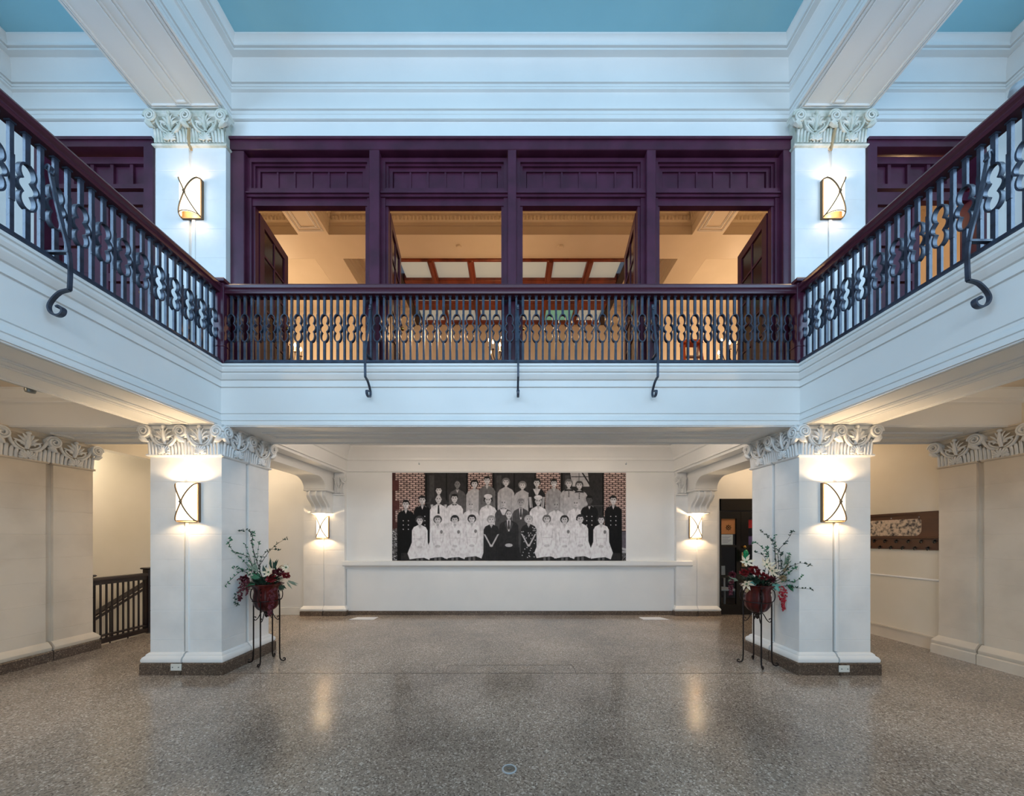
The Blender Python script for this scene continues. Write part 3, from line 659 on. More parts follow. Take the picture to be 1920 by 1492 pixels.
# ------------------------------------------------------------------ purple door screen of the end wall
def rect_frame(mb, x0, x1, z0, z1, wd, y0, y1):
    mb.box(x0, x0 + wd, y0, y1, z0, z1).box(x1 - wd, x1, y0, y1, z0, z1).box(x0 + wd, x1 - wd, y0, y1, z1 - wd, z1); return mb
R1 = 1.035
scr = thing('door_screen', 'dark purple four-bay door frame with panelled transoms above the end railing', 'door frame', (0, YE, ZF))
BX = [(PX(460, R1), PX(694, R1)), (PX(713, R1), PX(952, R1)), (PX(968, R1), PX(1211, R1)), (PX(1228, R1), PX(1465, R1))]
XA, XB = -3.408, 3.408
ZH1, ZH0 = 6.458, PZ(286, R1)
wob('header', MB().cbox(XA, XB, YE - .03, YE + .14, ZH0, ZH1, .006).cbox(XA - .005, XB + .005, YE - .05, YE, ZH1 - .035, ZH1, .006), 'purple', scr)
for (a, b) in ((XA, BX[0][0]), (BX[0][1], BX[1][0]), (BX[1][1], BX[2][0]), (BX[2][1], BX[3][0]), (BX[3][1], XB)):
    big = b - a > .15
    wob('jamb' if big else 'mullion', MB().cbox(a, b, YE - (.02 if big else .03), YE + .14, ZF + .02, ZH0, .006), 'purple', scr)
ZT1, ZT0 = PZ(350, R1), PZ(366, R1)
for i, (a, b) in enumerate(BX):
    wob('inner_frame', rect_frame(rect_frame(MB(), a, b, ZF + .02, ZH0 - .03, .05, YE + .035, YE + .12), a + .05, b - .05, ZF + .02, ZH0 - .075, .03, YE + .06, YE + .12), 'purple', scr, smooth=False)
    tb = MB().box(a, b, YE + .02, YE + .12, ZT0, ZT1).box(a, b, YE + .0, YE + .12, ZT0 + .03, ZT0 + .045).box(a + .05, b - .05, YE + .05, YE + .12, ZT0 - .085, ZT0)
    wob('transom_bar', tb, 'purple', scr, smooth=False)
    pz0, pz1 = ZT1, PZ(309, 1.045); xa, xb = a + .08, b - .08
    fr = rect_frame(MB(), xa, xb, pz0, ZH0 - .105, .045, YE + .085, YE + .12); fr.box(xa, xb, YE + .085, YE + .12, pz1, pz1 + .05)
    fr.box(a + .02, b - .02, YE + .121, YE + .135, ZT0, ZH0)  # backing board added to block light leaking past the panels
    w6 = (xb - xa - .09) / 6
    for k in range(1, 6): fr.box(xa + .045 + k * w6 - .011, xa + .045 + k * w6 + .011, YE + .09, YE + .12, pz0, pz1)
    tr = wob('transom', fr, 'purple', scr, smooth=False)
    for k in range(6): ob('panel', MB().cbox(xa + .045 + k * w6 + .006, xa + .045 + (k + 1) * w6 - .006, YE + .104, YE + .12, pz0, pz1, .004), 'purple', tr)
# open glazed leaves, each hinged at the back of the frame
LW, LZ0, LZ1 = .70, ZF + .03, ZT0 - .09
def leaf_parts(root):
    fr = MB().box(0, .10, -.022, .022, 0, LZ1 - LZ0).box(LW - .10, LW, -.022, .022, 0, LZ1 - LZ0).box(.1, LW - .1, -.022, .022, 0, .22).box(.1, LW - .1, -.022, .022, LZ1 - LZ0 - .11, LZ1 - LZ0)
    ob('frame', fr, 'purple', root, smooth=False)
    n = 5; h = (LZ1 - LZ0 - .33) / n
    for k in range(1, n): ob('muntin', MB().box(.1, LW - .1, -.016, .016, .22 + k * h - .012, .22 + k * h + .012), 'purple', root)
    ob('muntin', MB().box(LW / 2 - .012, LW / 2 + .012, -.016, .016, .22, LZ1 - LZ0 - .11), 'purple', root)
    for k in range(n):
        for q in (0, 1):
            x0 = .1 if q == 0 else LW / 2 + .012; x1 = LW / 2 - .012 if q == 0 else LW - .1
            ob('pane', MB().box(x0, x1, -.006, .006, .22 + k * h + .012, .22 + (k + 1) * h - .012), 'doorglass', root)
    ob('knob', MB().ball((LW - .05, -.05, .95), .028).tube([(LW - .05, -.04, .95), (LW - .05, 0, .95)], .012), 'brass', root)
lf0 = thing('door_leaf', 'x', 'door', group='open purple glazed door leaves'); leaf_parts(lf0)
LV = []
bay = ['first', 'second', 'third', 'fourth']
for i, (a, b) in enumerate(BX):
    LV.append((a + .06, math.radians(97 if i in (0, 1) else 90), 'left leaf of the %s bay from the left, open inward' % bay[i]))
    LV.append((b - .06, math.radians(83 if i in (2, 3) else 90), 'right leaf of the %s bay from the left, open inward' % bay[i]))
for i, (x, rz, lab) in enumerate(LV):
    lab = 'purple glazed door, ' + lab
    if i == 0: lf0.location = (x, YE + .14, LZ0); lf0.rotation_euler = (0, 0, rz); lf0['label'] = lab
    else: dup(lf0, (x, YE + .14, LZ0), rz, lab)
# gallery end doors
def gallery_door(sgn, label, opened):
    xi, xo = 4.34, 5.78
    x0, x1 = (-xo, -xi) if sgn < 0 else (xi, xo)
    root = thing('gallery_door', label, 'door', ((x0 + x1) / 2, YE, ZF))
    wob('door_frame', rect_frame(MB(), x0, x1, ZF + .02, 6.455, .11, YE - .03, YE + .14).box(x0, x1, YE - .045, YE, 6.42, 6.455), 'purple', root, smooth=False)
    z1 = 6.345; a, b = x0 + .11, x1 - .11; pz0, pz1 = PZ(347, 1.045), PZ(306, 1.045)
    wob('transom_bar', MB().box(a, b, YE + .03, YE + .12, PZ(352, 1.04), pz0).box(a, b, YE + .05, YE + .12, pz1, z1 - .04).box(a, b, YE + .05, YE + .12, PZ(372, 1.04), PZ(356, 1.04)), 'purple', root, smooth=False)
    n = 5; ww = (b - a) / n
    for k in range(n): wob('transom_panel', MB().cbox(a + k * ww + .018, a + (k + 1) * ww - .018, YE + .085, YE + .11, pz0, pz1, .006), 'purple', root)
    for k in range(n + 1): wob('transom_muntin', MB().box(a + k * ww - .02, a + k * ww + .02, YE + .06, YE + .12, pz0, pz1), 'purple', root, smooth=False)
    zt = PZ(372, 1.04)
    leaves = [(a, (a + b) / 2 - .003), ((a + b) / 2 + .003, b)]
    if opened: leaves = leaves[:1]
    for (p, q) in leaves:
        lf = MB().box(p, p + .09, YE + .05, YE + .10, ZF + .02, zt).box(q - .09, q, YE + .05, YE + .10, ZF + .02, zt)
        hz = [ZF + .02, ZF + .62, ZF + 1.18, ZF + 1.62, zt]
        for z in hz: lf.box(p + .09, q - .09, YE + .05, YE + .10, max(ZF + .02, z - .05), min(zt, z + .05))
        l = wob('leaf', lf, 'purple', root, smooth=False)
        for k in range(4): ob('panel', MB().cbox(p + .095, q - .095, YE + .07, YE + .09, hz[k] + .06, hz[k + 1] - .06, .008), 'purple', l)
        ob('knob', MB().ball(((q if sgn < 0 else p) + (.05 if False else -.045 if sgn < 0 else .045), YE + .0, ZF + .95), .032).tube([((q - .045) if sgn < 0 else (p + .045), YE + .0, ZF + .95), ((q - .045) if sgn < 0 else (p + .045), YE + .06, ZF + .95)], .012), 'brass', l)
    return root
gallery_door(-1, 'dark purple panelled double door at the end of the left gallery', False)
gallery_door(1, 'dark purple panelled door, half open, at the end of the right gallery', True)
tag(ob('door_notice', MB().box(-5.56, -5.33, YE + .035, YE + .048, 4.12, 4.72), 'straw'), 'tan paper notice on the purple left gallery door', 'notice')

# ------------------------------------------------------------------ room behind the purple doors
ZCB, ZCT, YBR = 7.60, 8.02, 10.05
struct('floor_ballroom', MB().box(-8, 8, YE + .15, YBR + .1, ZF - .1, ZF + .01), 'redwood', 'wooden floor of the room behind the doors')
struct('wall_ballroom_back', MB().box(-8, 8, YBR, YBR + .1, ZF, ZCT), 'cream', 'cream far wall of the room behind the doors')
struct('wall_ballroom_left', MB().box(-8.1, -8, YE + .15, YBR, ZF, ZCT), 'cream'); struct('wall_ballroom_right', MB().box(8, 8.1, YE + .15, YBR, ZF, ZCT), 'cream')
struct('wall_ballroom_near', MB().box(-8, XL, YE + .15, YE + .25, ZF, ZCT).box(XR + .06, 8, YE + .15, YE + .25, ZF, ZCT).box(-8, 8, YE + .151, YE + .25, 6.46, ZCT), 'cream')
struct('ceiling_ballroom', MB().box(-8, 8, YE + .15, 7.57, ZCT, ZCT + .1).box(-8, -3.6, 7.57, YBR, ZCT, ZCT + .1).box(3.6, 8, 7.57, YBR, ZCT, ZCT + .1).box(-3.6, -2.6, 7.57, YBR, ZCT, ZCT + .1).box(2.6, 3.6, 7.57, YBR, ZCT, ZCT + .1).box(-2.6, 2.6, 9.85, YBR, ZCB + .05, ZCT), 'cream', 'cream coffered ceiling of the room behind the doors')
BYS = [(YE + .25, 4.85), (6.97, 7.57)]
bb = MB()
for (a, b) in BYS: bb.box(-8, 8, a, b, ZCB, ZCT)
for s in (-1, 1): bb.box(min(s * 3.6, s * 4.2), max(s * 3.6, s * 4.2), 4.85, 6.97, ZCB, ZCT).box(min(s * 3.6, s * 4.2), max(s * 3.6, s * 4.2), 7.57, YBR, ZCB, ZCT)
struct('ceiling_ballroom_beam', bb, 'cream', 'cream ceiling beams of the room behind the doors')
CP = [(.004, ZCB + .001), (.004, ZCT - .26), (.015, ZCT - .25), (.02, ZCT - .2), (.05, ZCT - .17), (.06, ZCT - .1), (.1, ZCT - .06), (.1, ZCT)]
CELLS = [(-8, -4.2, 4.85, 6.97), (-3.6, 3.6, 4.85, 6.97), (4.2, 8, 4.85, 6.97), (-8, -4.2, 7.57, YBR), (4.2, 8, 7.57, YBR), (-3.6, -2.6, 7.57, 9.85), (2.6, 3.6, 7.57, 9.85)]
for i, (x0, x1, y0, y1) in enumerate(CELLS):
    struct('trim_%d' % (30 + i), MB().sweep([((x0 + x1) / 2, y1), (x1, y1), (x1, y0), (x0, y0), (x0, y1), ((x0 + x1) / 2, y1)], CP), 'cream', ang=25)
eg = MB()
for (x0, x1, y0, y1) in CELLS[:3]:
    n = int((x1 - x0) / .075)
    for k in range(n):
        x = x0 + (k + .5) * (x1 - x0) / n; eg.lathe([(.004, -.05), (.026, -.02), (.03, .02), (.004, .045)], 6, (x, y1 - .055, ZCT - .135))
    m_ = int((y1 - y0) / .075)
    for k in range(m_):
        y = y0 + (k + .5) * (y1 - y0) / m_
        for xx in (x0 + .055, x1 - .055): eg.lathe([(.004, -.05), (.026, -.02), (.03, .02), (.004, .045)], 5, (xx, y, ZCT - .135))
e_ = ob('egg_and_dart', eg, 'cream'); e_['kind'] = 'structure'; e_['label'] = 'carved egg-and-dart row in the ceiling coffers'
for (x0, x1) in ((-4.06, -3.74), (3.74, 4.06)): soffit_panel('trim_%d' % (40 + int(x0 > 0)), x0 - .1, x1 + .1, 4.85, 6.9, ZCB, wd=.02, ins=.1, iny=.1)
# laylight of framed panes
lay = thing('laylight', 'glazed ceiling panel in a red-brown wooden frame behind the purple doors', 'laylight', (0, 8.6, ZCB))
ROWS = [(7.60, 8.16), (8.55, 8.95), (9.23, 9.75)]; XM = [-2.47, -1.73, -.865, 0, .865, 1.73, 2.47]
for s in (-1, 1): wob('side_beam', MB().cbox(min(s * 2.47, s * 2.62), max(s * 2.47, s * 2.62), 7.57, 9.85, ZCB - .06, ZCB + .3, .01), 'darkwood', lay)
for (a, b) in ((7.56, 7.62), (8.16, 8.55), (8.95, 9.23), (9.75, 9.86)): wob('cross_beam', MB().cbox(-2.47, 2.47, a, b, ZCB - .04, ZCB + .14, .01), 'redwood', lay)
for x in XM[1:-1]: wob('muntin', MB().cbox(x - .07, x + .07, 7.57, 9.85, ZCB - .06, ZCB + .12, .015).cbox(x - .035, x + .035, 7.57, 9.85, ZCB - .09, ZCB - .05, .008), 'redwood', lay)
for r_, (a, b) in enumerate(ROWS):
    for k in range(6): wob('pane', MB().box(XM[k] + .06, XM[k + 1] - .06, a, b, ZCB + .03, ZCB + .045), 'laygreen' if (r_ == 2 and k == 4) else 'laylight', lay)
for (i, x) in enumerate((-1.06, 1.03)):
    tag(ob('smoke_detector', MB().lathe([(.055, 0), (.055, -.02), (.045, -.035), (.02, -.042), (.002, -.043)], 16), 'cream', loc=(x, 7.25, ZCB)), 'round cream detector on the ceiling beam, %s of the centre mullion' % ('left' if i == 0 else 'right'), 'detector')
# standing candelabra
def make_candelabrum(label):
    t = thing('candelabrum', label, 'candelabrum', group='lit candelabra behind the purple doors')
    ob('pole', MB().lathe([(.17, 0), (.17, .015), (.06, .04), (.02, .07), (.016, 1.5), (.03, 1.52), (.03, 1.56), (.014, 1.6), (.014, 1.85)], 12), 'standiron', t)
    for k in range(6):
        a = k * PI / 3 + .3; R = .22 if k % 2 == 0 else .16; zt = 1.72 if k % 2 == 0 else 1.86
        arm = curve([(0, 0, 1.58), (R * .45, 0, 1.50), (R * .95, 0, zt - .15), (R, 0, zt - .05)], 5)
        ca_, sa_ = math.cos(a), math.sin(a)
        ob('arm', MB().tube([(v.x * ca_, v.x * sa_, v.z) for v in arm], .009, 6), 'standiron', t)
        c = ob('candle', MB().lathe([(.03, -.05), (.03, -.04), (.013, -.038), (.013, .05)], 10, (R * ca_, R * sa_, zt)), 'cream', t)
        ob('bulb', MB().lathe([(.008, .05), (.022, .08), (.018, .105), (.003, .14)], 10, (R * ca_, R * sa_, zt)), 'bulb', c)
    return t
cd0 = None
for px, py, lab in ((541, 645, 'lit candelabrum seen through the left end of the railing'), (932, 628, 'lit candelabrum behind the centre mullion'), (1368, 648, 'lit candelabrum seen through the right end of the railing')):
    r_ = 1.72; x = PX(px, r_); zb = ZF + .01
    if cd0 is None: cd0 = make_candelabrum(lab); cd0.location = (x, D1 * r_, zb)
    else: dup(cd0, (x, D1 * r_, zb), .4 * x, lab)
    point('candelabrum_lamp', (x, D1 * r_, zb + 2.05), 42, (1.0, .61, .30), .12)
# two added warm fill lights, without fixtures, brightening the room's side bays
for s in (-1, 1): point('side_bay_fill', (s * 5.6, 8.6, 6.6), 48, (1.0, .69, .42), .15)
# stepladder
ld = thing('stepladder', 'orange stepladder standing behind the right half of the railing', 'stepladder', (PX(1297, 1.62), D1 * 1.62, ZF + .01))
lx, ly, lz = 0, 0, 1.66
for s in (-1, 1):
    ob('rail', MB().tube([(s * .24, -.32, 0), (s * .15, 0, lz)], .026, 4), 'orange', ld); ob('rear_rail', MB().tube([(s * .22, .45, 0), (s * .14, .03, lz)], .02, 4), 'alu', ld)
for k in range(5):
    u = (k + 1) / 6; ob('tread', MB().box(-.23 + .08 * u, .23 - .08 * u, -.32 * (1 - u) - .04, -.32 * (1 - u) + .04, lz * u - .012, lz * u + .012), 'alu', ld)
ob('top_cap', MB().cbox(-.19, .19, -.08, .1, lz - .02, lz + .05, .01), 'orange', ld)
# gilded drapery seen through the half-open right gallery door
cu = MB(); 
pts = [(5.0 + .62 * k / 40, 5.05 + .05 * math.sin(k * 1.9)) for k in range(41)]
cu.rings([[(x, y, ZF + .02) for x, y in pts], [(x, y, ZF + 1.1) for x, y in pts], [(x * .9 + .55, y, ZF + 1.9) for x, y in pts]], caps=False, closed=False)
dp = tag(ob('drape', cu, 'gold', ang=80), 'gilded draped cloth seen through the half-open right gallery door', 'drape')
md = dp.modifiers.new('thick', 'SOLIDIFY'); md.thickness = .01
point('right_door_fill', (5.5, 4.95, 5.9), 14, (1.0, .62, .3), .08)  # added warm fill behind the right gallery door, no fixture

# ------------------------------------------------------------------ stairs on the left
stp = thing('staircase', 'staircase going down behind the left aisle railing', 'stairs', (-6.6, 7.05, 0))
for k in range(14): wob('step', MB().box(-7.0, XL - .175, 7.05 - .28 * (k + 1), 7.05 - .28 * k + .02, -.14 * (k + 1) - .14, -.14 * (k + 1)), 'terrazzodark', stp)
sr = thing('stair_railing', 'sloping dark wooden handrail going down the stairs', 'railing', (-7.03, 6.6, -.3))
def sl(y): return .69 + (y - 6.70) * .5
wob('handrail', MB().tube([(-7.03, 7.1, sl(7.1)), (-7.03, 4.3, sl(4.3))], .045, 8, flat=.8).tube([(-7.03, 7.1, sl(7.1) - .1), (-7.03, 4.3, sl(4.3) - .1)], .022, 6), 'stairwood', sr)
for k in range(18):
    y = 7.05 - k * .29
    if k < 10: wob('baluster', MB().box(-7.037, -7.023, y - .007, y + .007, sl(y) - .9, sl(y) - .02), 'stairwood', sr)
lr = thing('stairwell_railing', 'dark wooden railing guarding the stairwell in the left aisle', 'railing', (XL - .03, 5.5, 0))
ya, yb = 5.06, 5.93; xr = XL - .05
wob('handrail', MB().sweep([(xr, ya), (xr, yb)], [(-.045, .955), (.045, .955), (.05, .98), (.04, 1.01), (-.04, 1.01), (-.05, .98)], closed=True).sweep([(xr, ya), (xr, yb)], [(-.03, .90), (.03, .90), (.03, .955), (-.03, .955)], closed=True), 'stairwood', lr)
wob('shoe_rail', MB().box(xr - .04, xr + .04, ya, yb, .02, .085).box(xr - .03, xr + .03, ya, yb, .12, .145), 'stairwood', lr)
for k in range(11):
    y = ya + .05 + k * (yb - ya - .06) / 10.5; wob('baluster', MB().box(xr - .009, xr + .009, y - .009, y + .009, .085, .91), 'stairwood', lr)
for (y, h) in ((ya + .02, 1.03), (yb + .04, 1.07)):
    nw = wob('newel', MB().cbox(xr - .055, xr + .055, y - .055, y + .055, 0, h, .006), 'stairwood', lr)
    ob('newel_cap', MB().cbox(xr - .08, xr + .08, y - .08, y + .08, h, h + .03, .01), 'stairwood', nw)
point('stair_fill', (-6.75, 5.5, 2.85), 24, (1.0, .88, .72), .15)  # added fill light brightening the stair wall, no fixture
for k_, x_ in enumerate((-5.15, 5.15)):
    fx = thing('added_ceiling_light', 'added unseen round opal ceiling light under the %s gallery' % ('left' if x_ < 0 else 'right'), 'ceiling light', (x_, 1.9, CA), group='added opal ceiling lights under the galleries')  # unseen fixture and lamp, added to warm the side aisles
    ob('base', MB().lathe([(.15, 0), (.15, -.02), (.13, -.03)], 20), 'bronze', fx); ob('globe', MB().lathe([(.125, -.03), (.12, -.06), (.09, -.085), (.04, -.1), (.002, -.103)], 20), 'shade', fx)
    point('added_ceiling_fill', (x_, 1.9, CA - .16), 15, (1.0, .70, .42), .1)
for k_, x_ in enumerate((-2.0, 0.0, 2.0)):
    fx = thing('added_alcove_light', 'added unseen opal ceiling light on the alcove ceiling behind the balcony beam, %s one' % ('left', 'middle', 'right')[k_], 'ceiling light', (x_, 5.4, 3.49), group='added opal ceiling lights in the alcove')  # unseen fixture and lamp, added to brighten the alcove
    ob('base', MB().lathe([(.15, 0), (.15, -.02), (.13, -.03)], 20), 'bronze', fx); ob('globe', MB().lathe([(.125, -.03), (.12, -.06), (.09, -.085), (.04, -.1), (.002, -.103)], 20), 'shade', fx)
    point('added_alcove_fill', (x_, 5.4, 3.49 - .15), 19, (1.0, .84, .70), .1)
point('aisle_fill', (-5.1, 6.5, 3.0), 14, (1.0, .76, .50), .15); point('aisle_fill', (5.1, 6.5, 3.0), 14, (1.0, .74, .48), .15)  # added warm fills for the rear aisles, without fixtures

# ------------------------------------------------------------------ black glazed door at the right of the alcove
bd = thing('glazed_door', 'black double door with glass panes and notices right of the mural', 'door', ((DX0 + DX1) / 2, YW, 0))
def bxz(px0, px1, py0, py1, r=1.764): return PX(px0, r), PX(px1, r), PZ(py1, r), PZ(py0, r)
fy0, fy1 = YW - .015, YW + .06
wob('door_frame', MB().box(DX0, DX1, fy0, fy1, PZ(957, 1.764), DZ).box(DX0, DX0 + .02, fy0, fy1, 0, DZ).box(DX1 - .03, DX1, fy0, fy1, 0, DZ), 'black', bd, smooth=False)
def leafdoor(x0, x1):
    f = MB(); zt = PZ(959, 1.764); y0, y1 = YW + .0, YW + .045; st = .07
    xs0, xs1 = x0 + .02, x1 - .09
    zb = [PZ(v, 1.764) for v in (1133, 1083, 1078, 1026, 1022, 972)]
    f.box(x0, xs0, y0, y1, .01, zt).box(xs1, x1, y0, y1, .01, zt).box(xs0, xs1, y0, y1, .01, zb[0]).box(xs0, xs1, y0, y1, zb[5], zt).box(xs0, xs1, y0, y1, zb[1], zb[2]).box(xs0, xs1, y0, y1, zb[3], zb[4])
    l = wob('leaf', f, 'black', bd, smooth=False)
    for k in range(3): ob('pane', MB().box(xs0, xs1, YW + .02, YW + .026, zb[2 * k], zb[2 * k + 1]), 'glass', l)
    return l
xm = PX(1389, 1.764)
leafdoor(DX0 + .02, xm); l2 = leafdoor(xm + .14, DX1 - .03)
wob('meeting_stile', MB().box(xm, xm + .14, YW - .005, YW + .05, .01, PZ(959, 1.764)), 'black', bd)
wob('knob', MB().ball((PX(1396, 1.755), YW - .045, PZ(1025, 1.755)), .03).tube([(PX(1396, 1.755), YW - .04, PZ(1025, 1.755)), (PX(1396, 1.755), YW + .02, PZ(1025, 1.755))], .012), 'brass', bd)
# the vestibule behind it
struct('wall_vestibule', MB().box(4.0, 6.6, 9.4, 9.5, 0, 2.9).box(3.9, 4.0, YW + .12, 9.5, 0, 2.9).box(6.6, 6.7, YW + .12, 9.5, 0, 2.9), 'dim', 'grey wall of the vestibule behind the black door')
struct('ceiling_vestibule', MB().box(3.9, 6.7, YW + .12, 9.5, 2.9, 3.0), 'cream'); struct('floor_vestibule', MB().box(3.9, 6.7, YW + .1, 9.5, -.12, 0), 'terrazzodark')
point('vestibule_fill', (4.9, 8.3, 2.7), 4, (1.0, .85, .72), .12)  # added fill light inside the vestibule, no fixture
rr = 254 / 254 * (YW + .12) / D1
def sheet(name, px0, px1, py0, py1, m, lab, cat, y=YW + .034):
    r = y / D1; return tag(ob(name, MB().box(PX(px0, r), PX(px1, r), y, y + .004, PZ(py1, r), PZ(py0, r)), m), lab, cat)
pap = sheet('notice', 1352.5, 1374, 1002, 1021, 'paper', 'white typed notice taped inside the left pane of the black door', 'notice')
ln = MB()
for k in range(6):
    z = PZ(1005 + k * 2.4, 1.77); ln.box(PX(1354.5, 1.77), PX(1371.5 - (k % 3) * 3, 1.77), YW + .0325, YW + .0335, z - .004, z + .002)
ob('text_line', ln, 'lilac', pap)
sheet('poster', 1352, 1379, 972, 1001, 'warmwall', 'orange poster with a dark sun inside the black door', 'poster', YW + .04)
sn = MB(); r = 1.772; cxs, czs = PX(1366, r), PZ(989, r)
for k in range(16):
    a = 2 * PI * k / 16; R = .085 if k % 2 == 0 else .06; h = .12
    sn.add([(cxs + .03 * math.cos(a - h * 2), YW + .036, czs + .03 * math.sin(a - h * 2)), (cxs + R * math.cos(a), YW + .036, czs + R * math.sin(a)), (cxs + .03 * math.cos(a + h * 2), YW + .036, czs + .03 * math.sin(a + h * 2)), (cxs + .03 * math.cos(a), YW + .034, czs + .03 * math.sin(a))], [(0, 1, 3), (3, 1, 2)])
sn.ball((cxs, YW + .036, czs), .014)
tag(ob('sun_ornament', sn, 'black'), 'small dark sun ornament on the orange poster', 'ornament')
sheet('red_sign', 1402, 1414, 974, 990, 'red', 'red printed sign in the right pane of the black door', 'sign'); sheet('lilac_card', 1403, 1412, 1005, 1021, 'lilac', 'lilac and red card in the right pane of the black door', 'card')
sheet('tan_card', 1391, 1401, 1035, 1062, 'straw', 'tan card on the black door below the brass knob', 'card', YW - .012)
tag(ob('teal_ornament', MB().lathe([(.01, 0), (.04, .03), (.055, .1), (.04, .17), (.05, .2), (.03, .25), (.01, .27)], 14, lobes=5, amp=.12), 'teal', loc=(PX(1407.5, 1.70), D1 * 1.74 - .03, PZ(1055, 1.73))), 'teal glass ornament hanging on the black door above the flowers', 'ornament')
# chair seen through the glass
ch = thing('chair', 'pale wooden chair seen through the lower panes of the black door', 'chair', (4.75, 7.95, 0))
for (dx, dy, h) in ((-.2, -.2, .45), (.2, -.2, .45), (-.2, .2, .95), (.2, .2, .95)): ob('leg', MB().tube([(dx * 1.1, dy * 1.1, 0), (dx, dy, h)], [.022, .02], 8), 'paper', ch)
ob('seat', MB().cbox(-.23, .23, -.23, .23, .43, .47, .012), 'paper', ch); ob('backrest', MB().cbox(-.2, .2, .185, .215, .72, .95, .01), 'paper', ch)

# ------------------------------------------------------------------ wooden wall shelf with a panoramic picture, right aisle
ws = thing('wall_shelf', 'dark wooden wall panel with hooks and a picture recess on the right aisle wall', 'wall shelf', (XR, 5.5, 1.4))
xw = XR + .06; Y0, Y1 = 4.90, 6.35; rS = Y0 / D1
zt, zm, zb = PZ(957, 1.185), PZ(1008, 1.185), PZ(1031.5, 1.185)
def yz_ring(a, b, za, zb_, rr_, n=8):
    out = []
    for (cy, cz, s) in ((b - rr_, zb_ - rr_, 0), (a + rr_, zb_ - rr_, 1), (a + rr_, za + rr_, 2), (b - rr_, za + rr_, 3)):
        for k in range(n + 1): an = PI / 2 * (s + k / n); out.append((cy + rr_ * math.cos(an), cz + rr_ * math.sin(an)))
    return out
ra, rb = Y0 + .23, Y1 - .23
hole = yz_ring(ra, rb, zm + .02, zt - .03, .10)
nh = len(hole)
outer = []
for (y, z) in hole:
    cy, cz = (ra + rb) / 2, (zm + zt) / 2; hy, hz = (Y1 - Y0) / 2, (zt - zm) / 2
    t = min(hy / max(abs(y - cy), 1e-6), hz / max(abs(z - cz), 1e-6)); outer.append((cy + (y - cy) * t, cz + (z - cz) * t))
mbp = MB()
mbp.add([(xw - .05, y, z) for y, z in hole] + [(xw - .05, y, z) for y, z in outer] + [(xw - .006, y, z) for y, z in hole] + [(xw - .0, y, z) for y, z in outer],
        [(i, (i + 1) % nh, nh + (i + 1) % nh, nh + i) for i in range(nh)] + [(i, 2 * nh + i, 2 * nh + (i + 1) % nh, (i + 1) % nh) for i in range(nh)] + [(nh + i, nh + (i + 1) % nh, 3 * nh + (i + 1) % nh, 3 * nh + i) for i in range(nh)])
wob('frame', mbp, 'walnut', ws, ang=25)
wob('recess_back', MB().box(xw - .012, xw, Y0 + .02, Y1 - .02, zm, zt - .02), 'walnut', ws)
wob('corner_fill', MB().box(xw - .049, xw, Y0, Y0 + .05, zm, zt).box(xw - .049, xw, Y0, Y1, zt - .025, zt - .0), 'walnut', ws, smooth=False)
wob('shelf', MB().cbox(xw - .075, xw, Y0, Y1, zm - .012, zm + .014, .006), 'walnut', ws)
wob('hook_board', MB().box(xw - .03, xw, Y0, Y1, zb, zm - .012), 'walnut', ws)
for k in range(9):
    for q in range(2):
        y = Y0 + .08 + k * .165 + q * .08; z = zm - .055 - q * .10
        if y < Y1 - .04: wob('hook', MB().tube([(xw - .03, y, z + .02), (xw - .055, y, z + .012), (xw - .06, y, z - .012), (xw - .045, y, z - .025)], .006, 5).box(xw - .034, xw - .03, y - .035, y + .035, z + .005, z + .014).box(xw - .034, xw - .03, y - .012, y + .012, z - .02, z + .03), 'black', ws)
for y in (5.07, 5.45, 5.85): wob('pin', MB().ball((xw - .014, y + .12, zt - .075), .007), 'paper', ws)
pm = vary(mat('sepia_print', (.6, .5, .4), .5), lin(58, 50, 50), lin(206, 184, 160), 20, 8, .36, .56)
pic = yz_ring(ra + .01, rb - .01, zm + .03, zt - .10, .06)
pb_ = tag(ob('panorama_picture', MB().rings([[(xw - .022, y, z) for y, z in pic], [(xw - .013, y, z) for y, z in pic]]), pm), 'long sepia picture with rounded ends in the wooden wall panel', 'picture')

# ------------------------------------------------------------------ small fixtures near the picture edges
ex = thing('emergency_light', 'small pale ceiling light with red lamp under the left gallery', 'ceiling light', (-XO - .045, 3.05, 2.99))
ob('housing', MB().cbox(-.06, .06, -.22, .22, -.045, .02, .008), 'grey', ex)
for dy, m in ((-.3, 'red'), (.1, 'steel')): ob('lamp', MB().lathe([(.03, -.04), (.035, -.07), (.03, -.09), (.005, -.095)], 12, (0, dy, 0)), m, ex)
sp_ = thing('spotlight', 'pale grey round-ended spotlight behind the right gallery railing', 'spotlight', (PX(1912, .665), D1 * .70, PZ(190, .665)))
sp_.location = (5.40, 3.74, 6.37)
ob('head', MB().lathe([(.002, -.30), (.08, -.30), (.085, -.28), (.085, -.05), (.07, .02), (.03, .06), (.002, .065)], 18), 'grey', sp_).rotation_euler = (0, math.radians(-70), 0)
ob('lens', MB().lathe([(.002, 0), (.035, 0), (.04, .01), (.035, .015), (.002, .012)], 14), 'black', sp_, loc=(.02, -.09, .0)).rotation_euler = (PI / 2, 0, 0)
ob('arm', MB().tube([(0.1, 0, .02), (.4, .1, .12), (.73, .1, .12)], .02, 8), 'grey', sp_)

